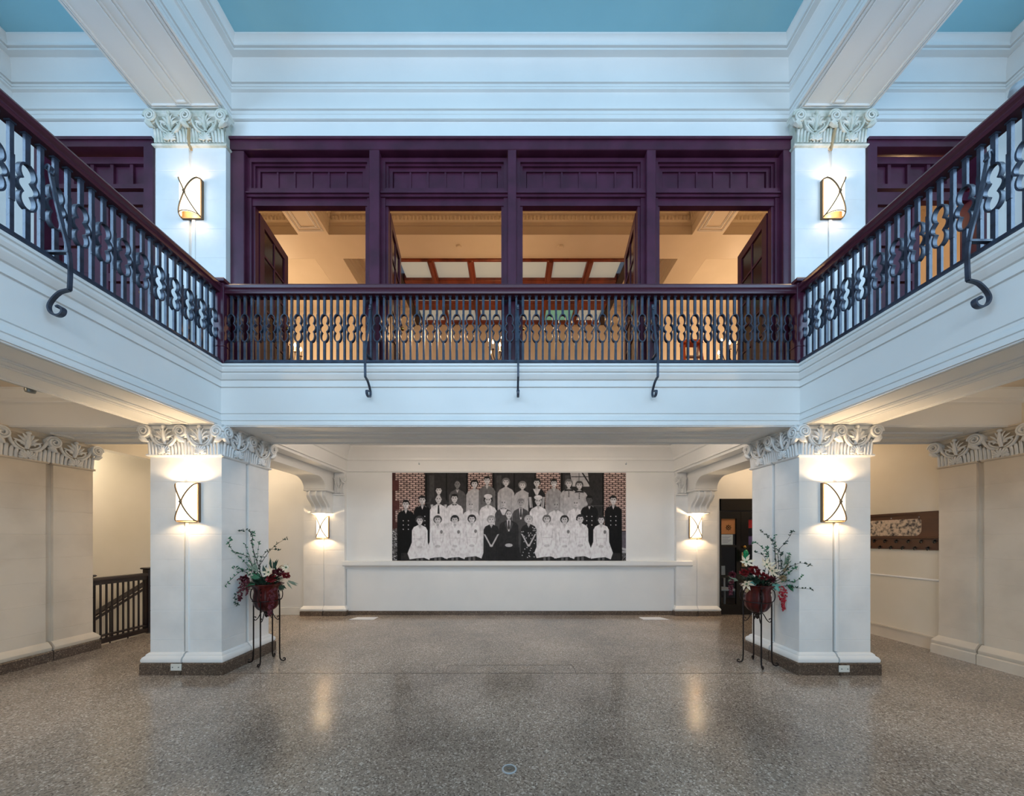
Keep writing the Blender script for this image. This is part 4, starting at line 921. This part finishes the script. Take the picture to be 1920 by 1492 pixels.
# ------------------------------------------------------------------ printed mural: a staff group portrait, painted point by point on a fine grid
MW, MH, SS = 439, 166, 1.7
gw, gh = int(MW * SS), int(MH * SS)
yy, xx = np.mgrid[0:gh, 0:gw]; xx = (xx + .5) / SS; yy = (yy + .5) / SS       # print coordinates, y down
img = np.full((gh, gw, 3), .03, dtype=np.float64)
rng = np.random.default_rng(5)
def put(mask, col):
    global img
    c = np.array([col] * 3 if np.isscalar(col) else col); img = img * (1 - mask[..., None]) + c * mask[..., None]
def sm(d): return np.clip(.5 - d * SS * .8, 0, 1)                           # signed distance (print px) -> soft mask
def ell(cx, cy, rx, ry, col): put(sm((np.sqrt(((xx - cx) / rx) ** 2 + ((yy - cy) / ry) ** 2) - 1) * min(rx, ry)), col)
def rec(x0, y0, x1, y1, col): put(sm(np.maximum(np.maximum(x0 - xx, xx - x1), np.maximum(y0 - yy, yy - y1))), col)
def pol(pts, col):
    ins = np.zeros(xx.shape, bool); d = np.full(xx.shape, 1e9); n = len(pts)
    for i in range(n):
        (ax, ay), (bx, by) = pts[i], pts[(i + 1) % n]
        ex, ey = bx - ax, by - ay; t = np.clip(((xx - ax) * ex + (yy - ay) * ey) / (ex * ex + ey * ey + 1e-9), 0, 1)
        d = np.minimum(d, np.hypot(xx - ax - t * ex, yy - ay - t * ey))
        cr = ((ay > yy) != (by > yy)) & (xx < (bx - ax) * (yy - ay) / (by - ay + 1e-12) + ax); ins ^= cr
    put(sm(np.where(ins, -d, d)), col)
BRK, MOR = (.50, .40, .36), (.07, .045, .045)
def bricks(x0, y0, x1, y1):
    rec(x0, y0, x1, y1, MOR); y = y0 + .6; row = 0
    while y < y1 - 1:
        x = x0 - (5.5 if row % 2 else 0) + .5
        while x < x1:
            a, b = max(x, x0), min(x + 9.8, x1)
            if b - a > 1.2:
                k = .85 + .3 * rng.random(); rec(a + .3, y, b - .5, min(y + 2.5, y1), tuple(c * k for c in BRK))
            x += 11
        y += 3.75; row += 1
def windowp(x0, y0, x1, y1):
    rec(x0, y0, x1, y1, .022); rec(x0 + 4, y0 + 1.5, x1 - 3, y1 - 3, .05); rec((x0 + x1) / 2 - 1, y0, (x0 + x1) / 2 + 1, y1, .02); rec(x0, (y0 + y1) / 2 + 6, x1, (y0 + y1) / 2 + 7.5, .09)
    rec(x0 + 8, y0 + 5, x0 + 17, y1 - 9, .085)
rec(0, 0, MW, MH, .03)
rec(0, 0, 13, 110, (.10, .05, .045)); bricks(6, 0, 62, 92); rec(0, 14, 13, 33, (.13, .06, .055)); rec(0, 52, 14, 70, (.13, .06, .055))
windowp(62, 0, 142, 100); bricks(142, 0, 188, 60); windowp(188, 0, 270, 70); bricks(270, 0, 316, 70); windowp(316, 0, 397, 110)
pol([(334, 0), (367, 0), (370, 26), (338, 26)], .42); pol([(355, 0), (358, 0), (371, 20), (370, 24)], .04); rec(336, 7, 370, 8.4, .05); rec(350, 0, 351, 26, .1)
bricks(397, 0, 440, 110); rec(425, 110, 440, 150, (.16, .15, .17)); pol([(424, 138), (440, 142), (440, 147), (424, 141)], .5); rec(424, 146, 440, 150, .45)
for k in range(520):
    a = rng.random() * 17; b = 105 + rng.random() * 61; ell(a, b, .7 + rng.random(), .6 + rng.random() * .8, .04 + .5 * rng.random() ** 2)
for k in range(120): ell(425 + rng.random() * 14, 150 + rng.random() * 16, .8, .6, .05 + .3 * rng.random())
SKIN = .50
def head(cx, cy, hair, s=1.0, style='short', skin=SKIN, hat=None):
    rx, ry = 6.0 * s, 7.6 * s
    if style == 'bob': ell(cx, cy - 1.2, rx * 1.38, ry * 1.05, hair)
    elif style == 'curl':
        for a in np.linspace(PI * .95, 2.05 * PI, 8): ell(cx + math.cos(a) * rx * 1.0, cy - 1 + math.sin(a) * ry * .85, 2.6 * s, 2.6 * s, hair)
        ell(cx, cy - 4 * s, rx * 1.1, ry * .7, hair)
    elif style == 'short': ell(cx, cy - 3.2 * s, rx * 1.08, ry * .78, hair)
    rec(cx - 2.4 * s, cy + 4 * s, cx + 2.4 * s, cy + 11 * s, skin * .82)
    ell(cx, cy, rx * .86, ry * .93, skin); ell(cx + 1.6 * s, cy + .8, rx * .55, ry * .75, skin * 1.12)
    if style in ('short', 'bob', 'curl'): ell(cx, cy - 6.6 * s, rx * .92, 2.4 * s, hair)
    for q in (-1, 1): ell(cx + q * 2.2 * s, cy - 1.0 * s, 1.15 * s, .75 * s, .06); rec(cx + q * 2.2 * s - 1.4 * s, cy - 2.9 * s, cx + q * 2.2 * s + 1.4 * s, cy - 2.3 * s, .12); ell(cx + q * rx * .86, cy, .9 * s, 1.6 * s, skin * .9)
    ell(cx + .2, cy + 1.3 * s, .6 * s, 1.0 * s, skin * .72); rec(cx - 1.8 * s, cy + 3.7 * s, cx + 1.8 * s, cy + 4.4 * s, .12)
    if hat: ell(cx, cy - 7.5 * s, rx * 1.25, 4.2 * s, hat); rec(cx - rx, cy - 7 * s, cx + rx, cy - 4.6 * s, hat * .92)
def torso(cx, cy, col, wdt=17, bottom=166, kind='', sl=None, drop=4):
    y0 = cy + 9
    pol([(cx - 3.2, y0 - 1), (cx + 3.2, y0 - 1), (cx + wdt * .78, y0 + drop), (cx + wdt, y0 + drop + 6), (cx + wdt * 1.04, bottom), (cx - wdt * 1.04, bottom), (cx - wdt, y0 + drop + 6), (cx - wdt * .78, y0 + drop)], col)
    if sl is not None:
        for q in (-1, 1): pol([(cx + q * wdt * .98, y0 + 16), (cx + q * wdt * .62, y0 + 16), (cx + q * wdt * .5, y0 + 36), (cx + q * wdt * .85, y0 + 36)], sl)
    for q in (-1, 1):
        e = cx + q * wdt * .68; pol([(e, y0 + 10), (e + .9, y0 + 10), (e + .5 - q, bottom), (e - q, bottom)], tuple([(col if np.isscalar(col) else col[0]) * .78] * 3))
    pol([(cx - 3, y0 - 1), (cx + 3, y0 - 1), (cx, y0 + 6)], SKIN * .85)
    if kind == 'tie': pol([(cx - 4, y0 - 1), (cx + 4, y0 - 1), (cx, y0 + 8)], .6); pol([(cx - 1.2, y0), (cx + 1.2, y0), (cx + 2, y0 + 17), (cx - 2, y0 + 17)], .04)
    if kind == 'bow': pol([(cx - 4, y0 - 1), (cx + 4, y0 - 1), (cx, y0 + 5)], .6); ell(cx - 2, y0 + 1, 2.2, 1.6, .03); ell(cx + 2, y0 + 1, 2.2, 1.6, .03)
    if kind == 'uniform':
        pol([(cx - 3, y0 - 1), (cx + 3, y0 - 1), (cx, y0 + 7)], .55); ell(cx - 1.5, y0, 1.8, 1.2, .02); ell(cx + 1.5, y0, 1.8, 1.2, .02)
        for q in (-1, 1):
            for k in range(3): ell(cx + q * 4.8, y0 + 20 + k * 8, .9, .9, .6)
            pol([(cx + q * 3.5, y0 - 1), (cx + q * 8, y0 + 2), (cx + q * 7.6, y0 + 3), (cx + q * 3.5, y0 + .2)], .22)
    if kind == 'collar': pol([(cx - 7, y0 + 1), (cx + 7, y0 + 1), (cx + 2, y0 + 12), (cx - 2, y0 + 12)], .55)
    if kind == 'sport':
        pol([(cx - 7, y0), (cx + 7, y0), (cx + 9, y0 + 4), (cx, y0 + 3), (cx - 9, y0 + 4)], .05)
        for k in range(4): ell(cx, y0 + 5 + k * 3, 1.2, .9, .05)
    if kind == 'suit':
        pol([(cx - 4, y0 - 1), (cx + 4, y0 - 1), (cx + 1, y0 + 20), (cx - 1, y0 + 20)], .62); pol([(cx - 1.3, y0), (cx + 1.3, y0), (cx + 1.8, y0 + 14), (cx, y0 + 18), (cx - 1.8, y0 + 14)], .05)
        for q in (-1, 1): pol([(cx + q * 3.5, y0 - 1), (cx + q * 8, y0 + 6), (cx + q * 1.5, y0 + 22)], .10)
def c3(x, y): return x / 7.458 - 15, y / 7.458 - 16
def c4(x, y): return x / 7.458 + 215, y / 7.458 - 16
back = [(c3(765, 370), .05, 'curl', .06, '', .42), (c3(1025, 285), .03, 'none', .13, '', None), (c3(1265, 280), .03, 'bob', .42, '', .4), (c3(1440, 232), .03, 'short', .17, '', None), (c3(1705, 255), .18, 'bob', .40, '', .4),
        (c4(220, 300), .22, 'bob', .42, '', .42), (c4(420, 265), .05, 'curl', .04, 'collar', .42), (c4(660, 270), .04, 'short', .32, '', .3), (c4(868, 275), .2, 'curl', .42, 'sport', .4), (c4(1015, 298), .1, 'bob', .42, 'sport', .4)]
for (p, hair, st, col, kd, sl) in back:
    torso(p[0], p[1] + 1, col, 15.5, 100, kd, sl); head(*p, hair, .93, st, skin=.22 if col == .13 else SKIN)
mid = [(c3(305, 565), .03, 'short', .02, 'uniform', None, SKIN), (c3(535, 505), .03, 'short', .02, 'uniform', None, SKIN), (c3(762, 492), .4, 'none', .60, 'tie', None, SKIN), (c3(985, 482), .04, 'short', .60, 'bow', None, SKIN),
       (c3(1215, 572), .04, 'none', .58, '', None, .42), (c3(1455, 505), .04, 'curl', .58, '', None, SKIN), (c3(1670, 545), .3, 'none', .10, 'collar', None, .42), (c4(198, 545), .25, 'short', .10, 'suit', None, .36),
       (c4(440, 520), .05, 'none', .60, '', None, .46), (c4(690, 575), .3, 'none', .58, '', None, .36), (c4(965, 550), .5, 'none', .60, '', None, .46), (c4(1155, 505), .03, 'short', .025, 'uniform', None, .10), (c4(1490, 505), .03, 'short', .022, 'uniform', None, SKIN)]
for i, (p, hair, st, col, kd, sl, sk) in enumerate(mid):
    torso(p[0], p[1] + 1, col, 16, 166, kd, sl); head(*p, hair, 1.0, st, sk, hat=.62 if i in (5, 8) else None)
rec(17, 150, 428, 166, .045)
front = [(c3(500, 790), .08, 'curl', 'w'), (c3(750, 780), .10, 'bob', 'w'), (c3(990, 780), .05, 'curl', 'w'), (c3(1228, 770), .05, 'bob', 'w'), (c3(1500, 780), .3, 'bob', 'd'), (c3(1745, 705), .45, 'none', 's'),
         (c4(307, 775), .4, 'bob', 'p'), (c4(560, 772), .16, 'bob', 'w'), (c4(808, 778), .05, 'bob', 'w'), (c4(1030, 768), .05, 'curl', 'w'), (c4(1320, 782), .05, 'curl', 'w')]
for (p, hair, st, kd) in front:
    cx, cy = p; y0 = cy + 9
    if kd == 'w':
        torso(cx, cy, .66, 14.5, y0 + 42, '', None, 3)
        pol([(cx - 15, y0 + 32), (cx + 15, y0 + 32), (cx + 22, y0 + 52), (cx + 18, y0 + 64), (cx + 8, y0 + 60), (cx - 6, y0 + 61), (cx - 19, y0 + 63), (cx - 23, y0 + 52)], .66)
        ell(cx, y0 + 40, 5, 2.6, .50); rec(cx - 11, y0 + 24, cx + 11, y0 + 25, .52)
        for q in (-1, 1): pol([(cx + q * 11, y0 + 14), (cx + q * 12, y0 + 14), (cx + q * 8, y0 + 38), (cx + q * 7, y0 + 38)], .50)
        for q in (-4, 4): rec(cx + q - 2.2, y0 + 61, cx + q + 2.2, 166, .16)
        pol([(cx - 3, y0 - 1), (cx + 3, y0 - 1), (cx, y0 + 5)], .5)
        if rng.random() > .5: ell(cx + 7, y0 + 13, 2.6, 3.4, .22)
    elif kd == 's':
        torso(cx, cy + 2, .05, 18, 166, 'suit', None, 4); ell(cx, y0 + 48, 7, 3.2, .5); pol([(cx - 20, y0 + 52), (cx + 20, y0 + 52), (cx + 22, 166), (cx - 22, 166)], .04)
    else:
        torso(cx, cy, .045, 14.5, 166, '', None, 3)
        for q in (-1, 1): pol([(cx + q * 14.5, y0 + 17), (cx + q * 11, y0 + 18), (cx + q * 1, y0 + 37), (cx + q * 2.5, y0 + 39.5)], .48)
        ell(cx, y0 + 39, 3.0, 2.2, .5)
        if kd == 'p':
            for k in range(34): ell(cx - 14 + 28 * rng.random(), y0 + 2 + 60 * rng.random(), 1.0, .9, .5)
    head(cx, cy, hair, .98, st)
def blur(a, k):
    for ax in (0, 1):
        a = sum(np.roll(a, q, ax) for q in range(-k, k + 1)) / (2 * k + 1)
    return a
fold = blur(blur(rng.standard_normal((gh, gw)), 3), 2); fold /= fold.std()
streak = blur(rng.standard_normal((gh // 8 + 1, gw)).repeat(8, 0)[:gh], 2); streak /= streak.std()
img = .74 * np.clip(img / .66, 0, 1.1) ** 1.28 * (1 + .055 * fold + .06 * streak)[..., None]
img *= (1 + .05 * rng.standard_normal(img.shape[:2]))[..., None]
img = np.clip(img * np.array([1.04, 1.0, 1.02]), 0.008, .80)
rM = 1.76
mx0, mx1, mz1, mz0 = PX(735, rM), PX(1174, rM), PZ(886, rM), PZ(1052.2, rM)
gx = mx0 + (mx1 - mx0) * np.arange(gw) / (gw - 1); gz = mz1 + (mz0 - mz1) * np.arange(gh) / (gh - 1)
GX, GZ = np.meshgrid(gx, gz); verts = np.stack([GX, np.full_like(GX, YW - .006), GZ], -1).reshape(-1, 3)
idx = np.arange(gw * gh).reshape(gh, gw); quads = np.stack([idx[:-1, :-1], idx[1:, :-1], idx[1:, 1:], idx[:-1, 1:]], -1).reshape(-1, 4)
me = bpy.data.meshes.new('print'); me.vertices.add(len(verts)); me.vertices.foreach_set('co', verts.ravel().astype(np.float32))
me.loops.add(quads.size); me.loops.foreach_set('vertex_index', quads.ravel().astype(np.int32)); me.polygons.add(len(quads))
me.polygons.foreach_set('loop_start', (np.arange(len(quads)) * 4).astype(np.int32)); me.update(calc_edges=True)
at_ = me.color_attributes.new('ink', 'FLOAT_COLOR', 'POINT'); at_.data.foreach_set('color', np.concatenate([img.reshape(-1, 3), np.ones((gw * gh, 1))], 1).ravel().astype(np.float32))
pmt = mat('photo_print', (.5, .5, .5), .6, spec=.12); nd = pmt.node_tree.nodes.new('ShaderNodeVertexColor'); nd.layer_name = 'ink'
pmt.node_tree.links.new(nd.outputs[0], pmt.node_tree.nodes['Principled BSDF'].inputs['Base Color']); me.materials.append(pmt)
mural = thing('photo_mural', 'large black and white group photograph of staff in three rows above the ledge', 'mural', ((mx0 + mx1) / 2, YW, mz0))
mp_ = inst('print', me, mural, -Vector(mural.location))
wob('backing', MB().box(mx0 - .004, mx1 + .004, YW - .0055, YW - .0005, mz0 - .004, mz1 + .004), 'paper', mural)

# ------------------------------------------------------------------ plant stands and flower arrangements
def make_stand(label, loc, rz):
    t = thing('plant_stand', label, 'plant stand', loc, rz, 'wrought iron plant stands'); R = .152
    for k in range(4):
        a = k * PI / 2; ca_, sa_ = math.cos(a), math.sin(a)
        tr = lambda pts: [(x * ca_, x * sa_, z) for x, z in pts]
        foot = [(R + .045 + .014 * math.cos(q), .028 + .018 * math.sin(q)) for q in [PI * 1.2 - 2 * PI * u / 10 for u in range(11)]]
        leg = [(R, .80), (R, .45), (R, .12), (R + .004, .05), (R + .018, .018), (R + .045, .009), (R + .066, .02), (R + .066, .038), (R + .052, .046), (R + .042, .036)]
        ob('leg', MB().tube(tr(leg), .0085, 6), 'standiron', t)
        scr_ = [(R - .02, .855), (R - .008, .845), (R - .004, .86), (R - .02, .872), (R - .034, .858), (R - .028, .828), (R, .80), (R + .026, .82), (R + .036, .875), (R + .026, .93), (R, .955), (R - .026, .94), (R - .032, .915), (R - .018, .90), (R - .006, .912), (R - .014, .924)]
        ob('top_scroll', MB().tube(tr([(v.x, v.y) for v in curve([(p, q, 0) for p, q in scr_], 4)]), .0055, 5), 'standiron', t)
        brc = [(.016, .62), (.04, .655), (.065, .64), (.098, .575), (.128, .545), (.147, .56), (.145, .585), (.13, .588), (.124, .572)]
        ob('brace', MB().tube(tr([(v.x, v.y) for v in curve([(p, q, 0) for p, q in brc], 4)]), .0055, 5), 'standiron', t)
    ob('knob', MB().lathe([(.003, .575), (.018, .59), (.024, .61), (.016, .63), (.02, .645), (.05, .655), (.05, .662)], 12), 'standiron', t)
    ob('hoop', MB().tube([(R * math.cos(2 * PI * k / 32), R * math.sin(2 * PI * k / 32), .80) for k in range(33)], .006, 5), 'standiron', t)
    return t
PL = Vector((PX(500, 1.09), D1 * 1.09, 0)); PR = Vector((PX(1420, 1.069), D1 * 1.069, 0))
make_stand('wrought iron plant stand beside the left column', PL, math.radians(10))
make_stand('wrought iron plant stand beside the right column', PR, math.radians(-20))

FS = .00132
def arrangement(label, loc, cx0, cy0, spec, seed, flip):
    ox = 400 if flip > 0 else 1360; R = random.Random(seed); t = thing('flower_arrangement', label, 'flowers', loc + Vector((0, 0, .66)))
    Z0 = 1.0 - .66
    def L(cx, cy, d=0.0):
        px, py = ox + cx / 5.145, 980 + cy / 5.145
        d = min(d, 3.37 / S / max(abs(px - VX), 1) * D1 - loc.y)          # keep clear of the column face
        r = (loc.y + d) / D1
        return Vector((PX(px, r) - loc.x, d, PZ(py, r) - .66))
    urn = [(.02, .0), (.06, .004), (.1, .03), (.13, .075), (.143, .13), (.142, .19), (.132, .25), (.138, .29), (.165, .325), (.19, .345), (.185, .352), (.16, .33), (.125, .28), (.125, .2), (.02, .19)]
    ob('urn', MB().lathe(urn, 48, lobes=12, amp=.035), 'urn', t, ang=60)
    for (pts, lf) in spec['twigs']:
        n = len(pts); dd = R.uniform(-.1, .1); P = [L(x, y, dd * (i / max(1, n - 1)) ) for i, (x, y) in enumerate(pts)]
        P = [Vector((R.uniform(-.04, .04), R.uniform(-.04, .04), Z0 - .08))] + P
        c = curve(P, 6); tw = ob('twig', MB().tube(c, [.0045 - .003 * k / len(c) for k in range(len(c))], 5), 'twig', t)
        m = MB(); k = len(c) // 4
        while k < len(c):
            p = c[k]
            for q in range(R.choice((2, 3, 3))):
                d = Vector((R.uniform(-1, 1), R.uniform(-.7, .7), R.uniform(-.4, 1))).normalized()
                m.leaf(p, d, R.uniform(.022, .036), R.uniform(.012, .018), (R.uniform(-.5, .5), -1, .3))
            k += R.choice((1, 2, 2, 3))
        p = c[-1]
        for q in range(3): m.leaf(p, Vector((R.uniform(-1, 1), R.uniform(-.5, .5), R.uniform(-.6, .8))), .03, .014, (0, -1, .2))
        ob('foliage', m, lf, tw)
    for (x, y, r, mt) in spec['carn']:
        m = MB(); c = L(x, y, -.08 + R.uniform(-.03, .03))
        for k in range(70):
            d = Vector((R.gauss(0, 1), R.gauss(0, 1) - .4, R.gauss(0, 1))).normalized(); s0 = c + d * r * R.uniform(.25, .5)
            m.leaf(s0, d + Vector((R.uniform(-.4, .4), R.uniform(-.4, .4), R.uniform(-.4, .4))), r * R.uniform(.5, .75), r * .55, (R.uniform(-1, 1), R.uniform(-1, 1), R.uniform(-1, 1)), .4)
        fo = ob('carnation', m, mt, t); 
    for (x, y, r, dx, dz) in spec['lily']:
        c = L(x, y, -.13); ax = Vector((dx, -1, dz)).normalized(); u = ax.orthogonal().normalized(); v = ax.cross(u)
        li = ob('lily', MB().tube([c - ax * .05, c], [.006, .014], 6), 'leafgreen', t)
        for k in range(6):
            a = 2 * PI * k / 6 + .3; ob('petal', MB().leaf(c, u * math.cos(a) + v * math.sin(a) + ax * .45, r, r * .36, ax, -.35), 'petalcream', li)
        ob('stamen', MB().tube([c, c + ax * r * .6], [.003, .002], 4).ball(c + ax * r * .6, .006, 6), 'straw', li)
    for (x, y, ln, wd, ang_, n, mt) in spec['blades']:
        for k in range(n):
            a = math.radians(ang_ + R.uniform(-26, 26)); d = Vector((math.cos(a), R.uniform(-.5, .2), math.sin(a)))
            ob('leaf', MB().leaf(L(x + R.uniform(-14, 14), y + R.uniform(-8, 8), -.07 + R.uniform(-.05, .08)), d, ln * R.uniform(.75, 1.1), wd, (R.uniform(-.4, .4), -1, .5), .2), mt, t)
    for (x0, y0, x1, y1, wd, n, mt) in spec['hang']:
        m = MB()
        for k in range(n):
            u = R.random() ** .8; w_ = wd * (1 - .75 * u); dpt = spec.get('hd', -.17)
            p = L(x0 + (x1 - x0) * u, y0 + (y1 - y0) * u, dpt) + Vector((R.uniform(-1, 1) * w_, R.uniform(-1, 1) * w_ * .6, R.uniform(-.01, .01)))
            m.leaf(p, Vector((R.uniform(-.6, .6), R.uniform(-.7, .1), -1)), .026, .02, (R.uniform(-.5, .5), -1, 0), .45)
            m.leaf(p, Vector((R.uniform(-.8, .8), R.uniform(-.7, .1), -.6)), .022, .018, (R.uniform(-.5, .5), -1, 0), .45)
        ob('hanging_blossom', m, mt, t)
    m = MB()
    for k in range(200):
        a = R.uniform(0, 2 * PI); r = .14 * math.sqrt(R.random()); d = Vector((math.cos(a), math.sin(a), R.uniform(.25, 1.2)))
        m.leaf((r * math.cos(a), r * math.sin(a), Z0 + R.uniform(0, .06)), d, R.uniform(.06, .12), R.uniform(.02, .035), (0, 0, 1), .3)
    ob('foliage', m, 'leafdark', t)
    return t
left = dict(
    twigs=[([(400, 560), (395, 330), (375, 200), (388, 95)], 'leafgreen'), ([(380, 240), (378, 120), (330, 70), (258, 80)], 'leafdark'), ([(400, 480), (330, 330), (210, 285), (152, 210), (165, 148)], 'leafgreen'),
           ([(420, 500), (500, 330), (600, 215), (712, 147)], 'leafdark'), ([(390, 500), (320, 400), (255, 330)], 'leafgreen'), ([(400, 480), (300, 455), (210, 510), (112, 608)], 'leafgreen'),
           ([(330, 640), (220, 690), (212, 760), (238, 790)], 'leafdark'), ([(450, 480), (460, 350), (540, 260), (640, 262)], 'leafdark'), ([(400, 520), (420, 360), (440, 190)], 'leafgreen'), ([(370, 520), (250, 440), (190, 425)], 'leafgreen'), ([(410, 500), (350, 330), (305, 205)], 'leafgreen')],
    carn=[(560, 535, .062, 'petalred'), (640, 475, .055, 'petaldark'), (705, 505, .05, 'petalred'), (600, 470, .04, 'petaldark'), (300, 540, .055, 'petaldark')],
    lily=[(530, 475, .085, -.1, .3), (700, 430, .06, .3, .3)],
    blades=[(490, 500, .15, .03, 90, 3, 'leafdark'), (565, 450, .15, .03, 80, 3, 'leafdark'), (605, 450, .17, .034, 85, 2, 'leafdark'), (640, 440, .12, .02, 40, 3, 'straw'), (720, 560, .15, .022, -20, 6, 'leafgrey'), (430, 470, .16, .022, 120, 6, 'leafgrey'), (400, 590, .13, .035, 190, 10, 'leafgreen'), (450, 540, .12, .03, 140, 8, 'leafgreen'), (520, 560, .10, .03, 60, 6, 'leafdark'), (480, 600, .11, .035, 230, 7, 'leafdark'), (650, 600, .11, .03, -40, 5, 'leafdark')],
    hang=[(300, 520, 258, 745, .06, 70, 'petaldark'), (335, 540, 325, 690, .03, 26, 'petaldark'), (585, 600, 545, 890, .05, 110, 'petaldark')])
right = dict(
    twigs=[([(420, 470), (420, 330), (395, 270), (300, 195), (270, 190)], 'leafgreen'), ([(470, 480), (475, 250), (430, 150), (342, 82)], 'leafdark'), ([(500, 480), (510, 280), (590, 180), (650, 82)], 'leafdark'), ([(480, 480), (482, 300), (478, 118)], 'leafgreen'),
           ([(540, 500), (620, 430), (720, 388), (812, 410)], 'leafdark'), ([(560, 560), (660, 570), (742, 512)], 'leafgreen'), ([(560, 610), (680, 625), (832, 640)], 'leafdark'), ([(380, 470), (380, 330), (280, 280)], 'leafdark'), ([(530, 480), (600, 400), (610, 300)], 'leafgreen'), ([(560, 520), (620, 480), (672, 430)], 'leafgreen'), ([(420, 480), (400, 330), (405, 235)], 'leafgreen'), ([(520, 470), (530, 330), (545, 290)], 'leafdark')],
    carn=[(185, 480, .055, 'petalred'), (285, 462, .07, 'petalred'), (372, 522, .06, 'petalred'), (438, 545, .052, 'petaldark'), (555, 530, .045, 'straw'), (65, 500, .045, 'petaldark')],
    lily=[(205, 375, .10, -.2, .5), (400, 400, .10, .0, .6), (452, 462, .11, .3, .2), (205, 590, .09, -.2, -.5)],
    blades=[(120, 560, .14, .02, 175, 9, 'leafgrey'), (570, 420, .20, .014, 70, 9, 'leafgrey'), (560, 470, .18, .012, 50, 6, 'straw'), (300, 575, .11, .06, 190, 4, 'leafteal'), (460, 590, .12, .04, -40, 6, 'leafteal'), (600, 600, .12, .03, -40, 6, 'leafgreen'), (380, 620, .10, .03, -90, 6, 'leafgrey'), (330, 560, .10, .03, 90, 5, 'leafgrey'), (240, 620, .1, .03, 230, 5, 'straw')],
    hang=[(545, 605, 556, 830, .05, 90, 'petalbright'), (65, 490, 45, 690, .045, 60, 'petaldark')], hd=-.1)
arrangement('silk flowers with cream lily and dark red blossoms in a glazed urn, left stand', PL, 515, 620, left, 3, 1)
arrangement('silk flowers with four cream lilies and red carnations in a glazed urn, right stand', PR, 310, 640, right, 9, -1)
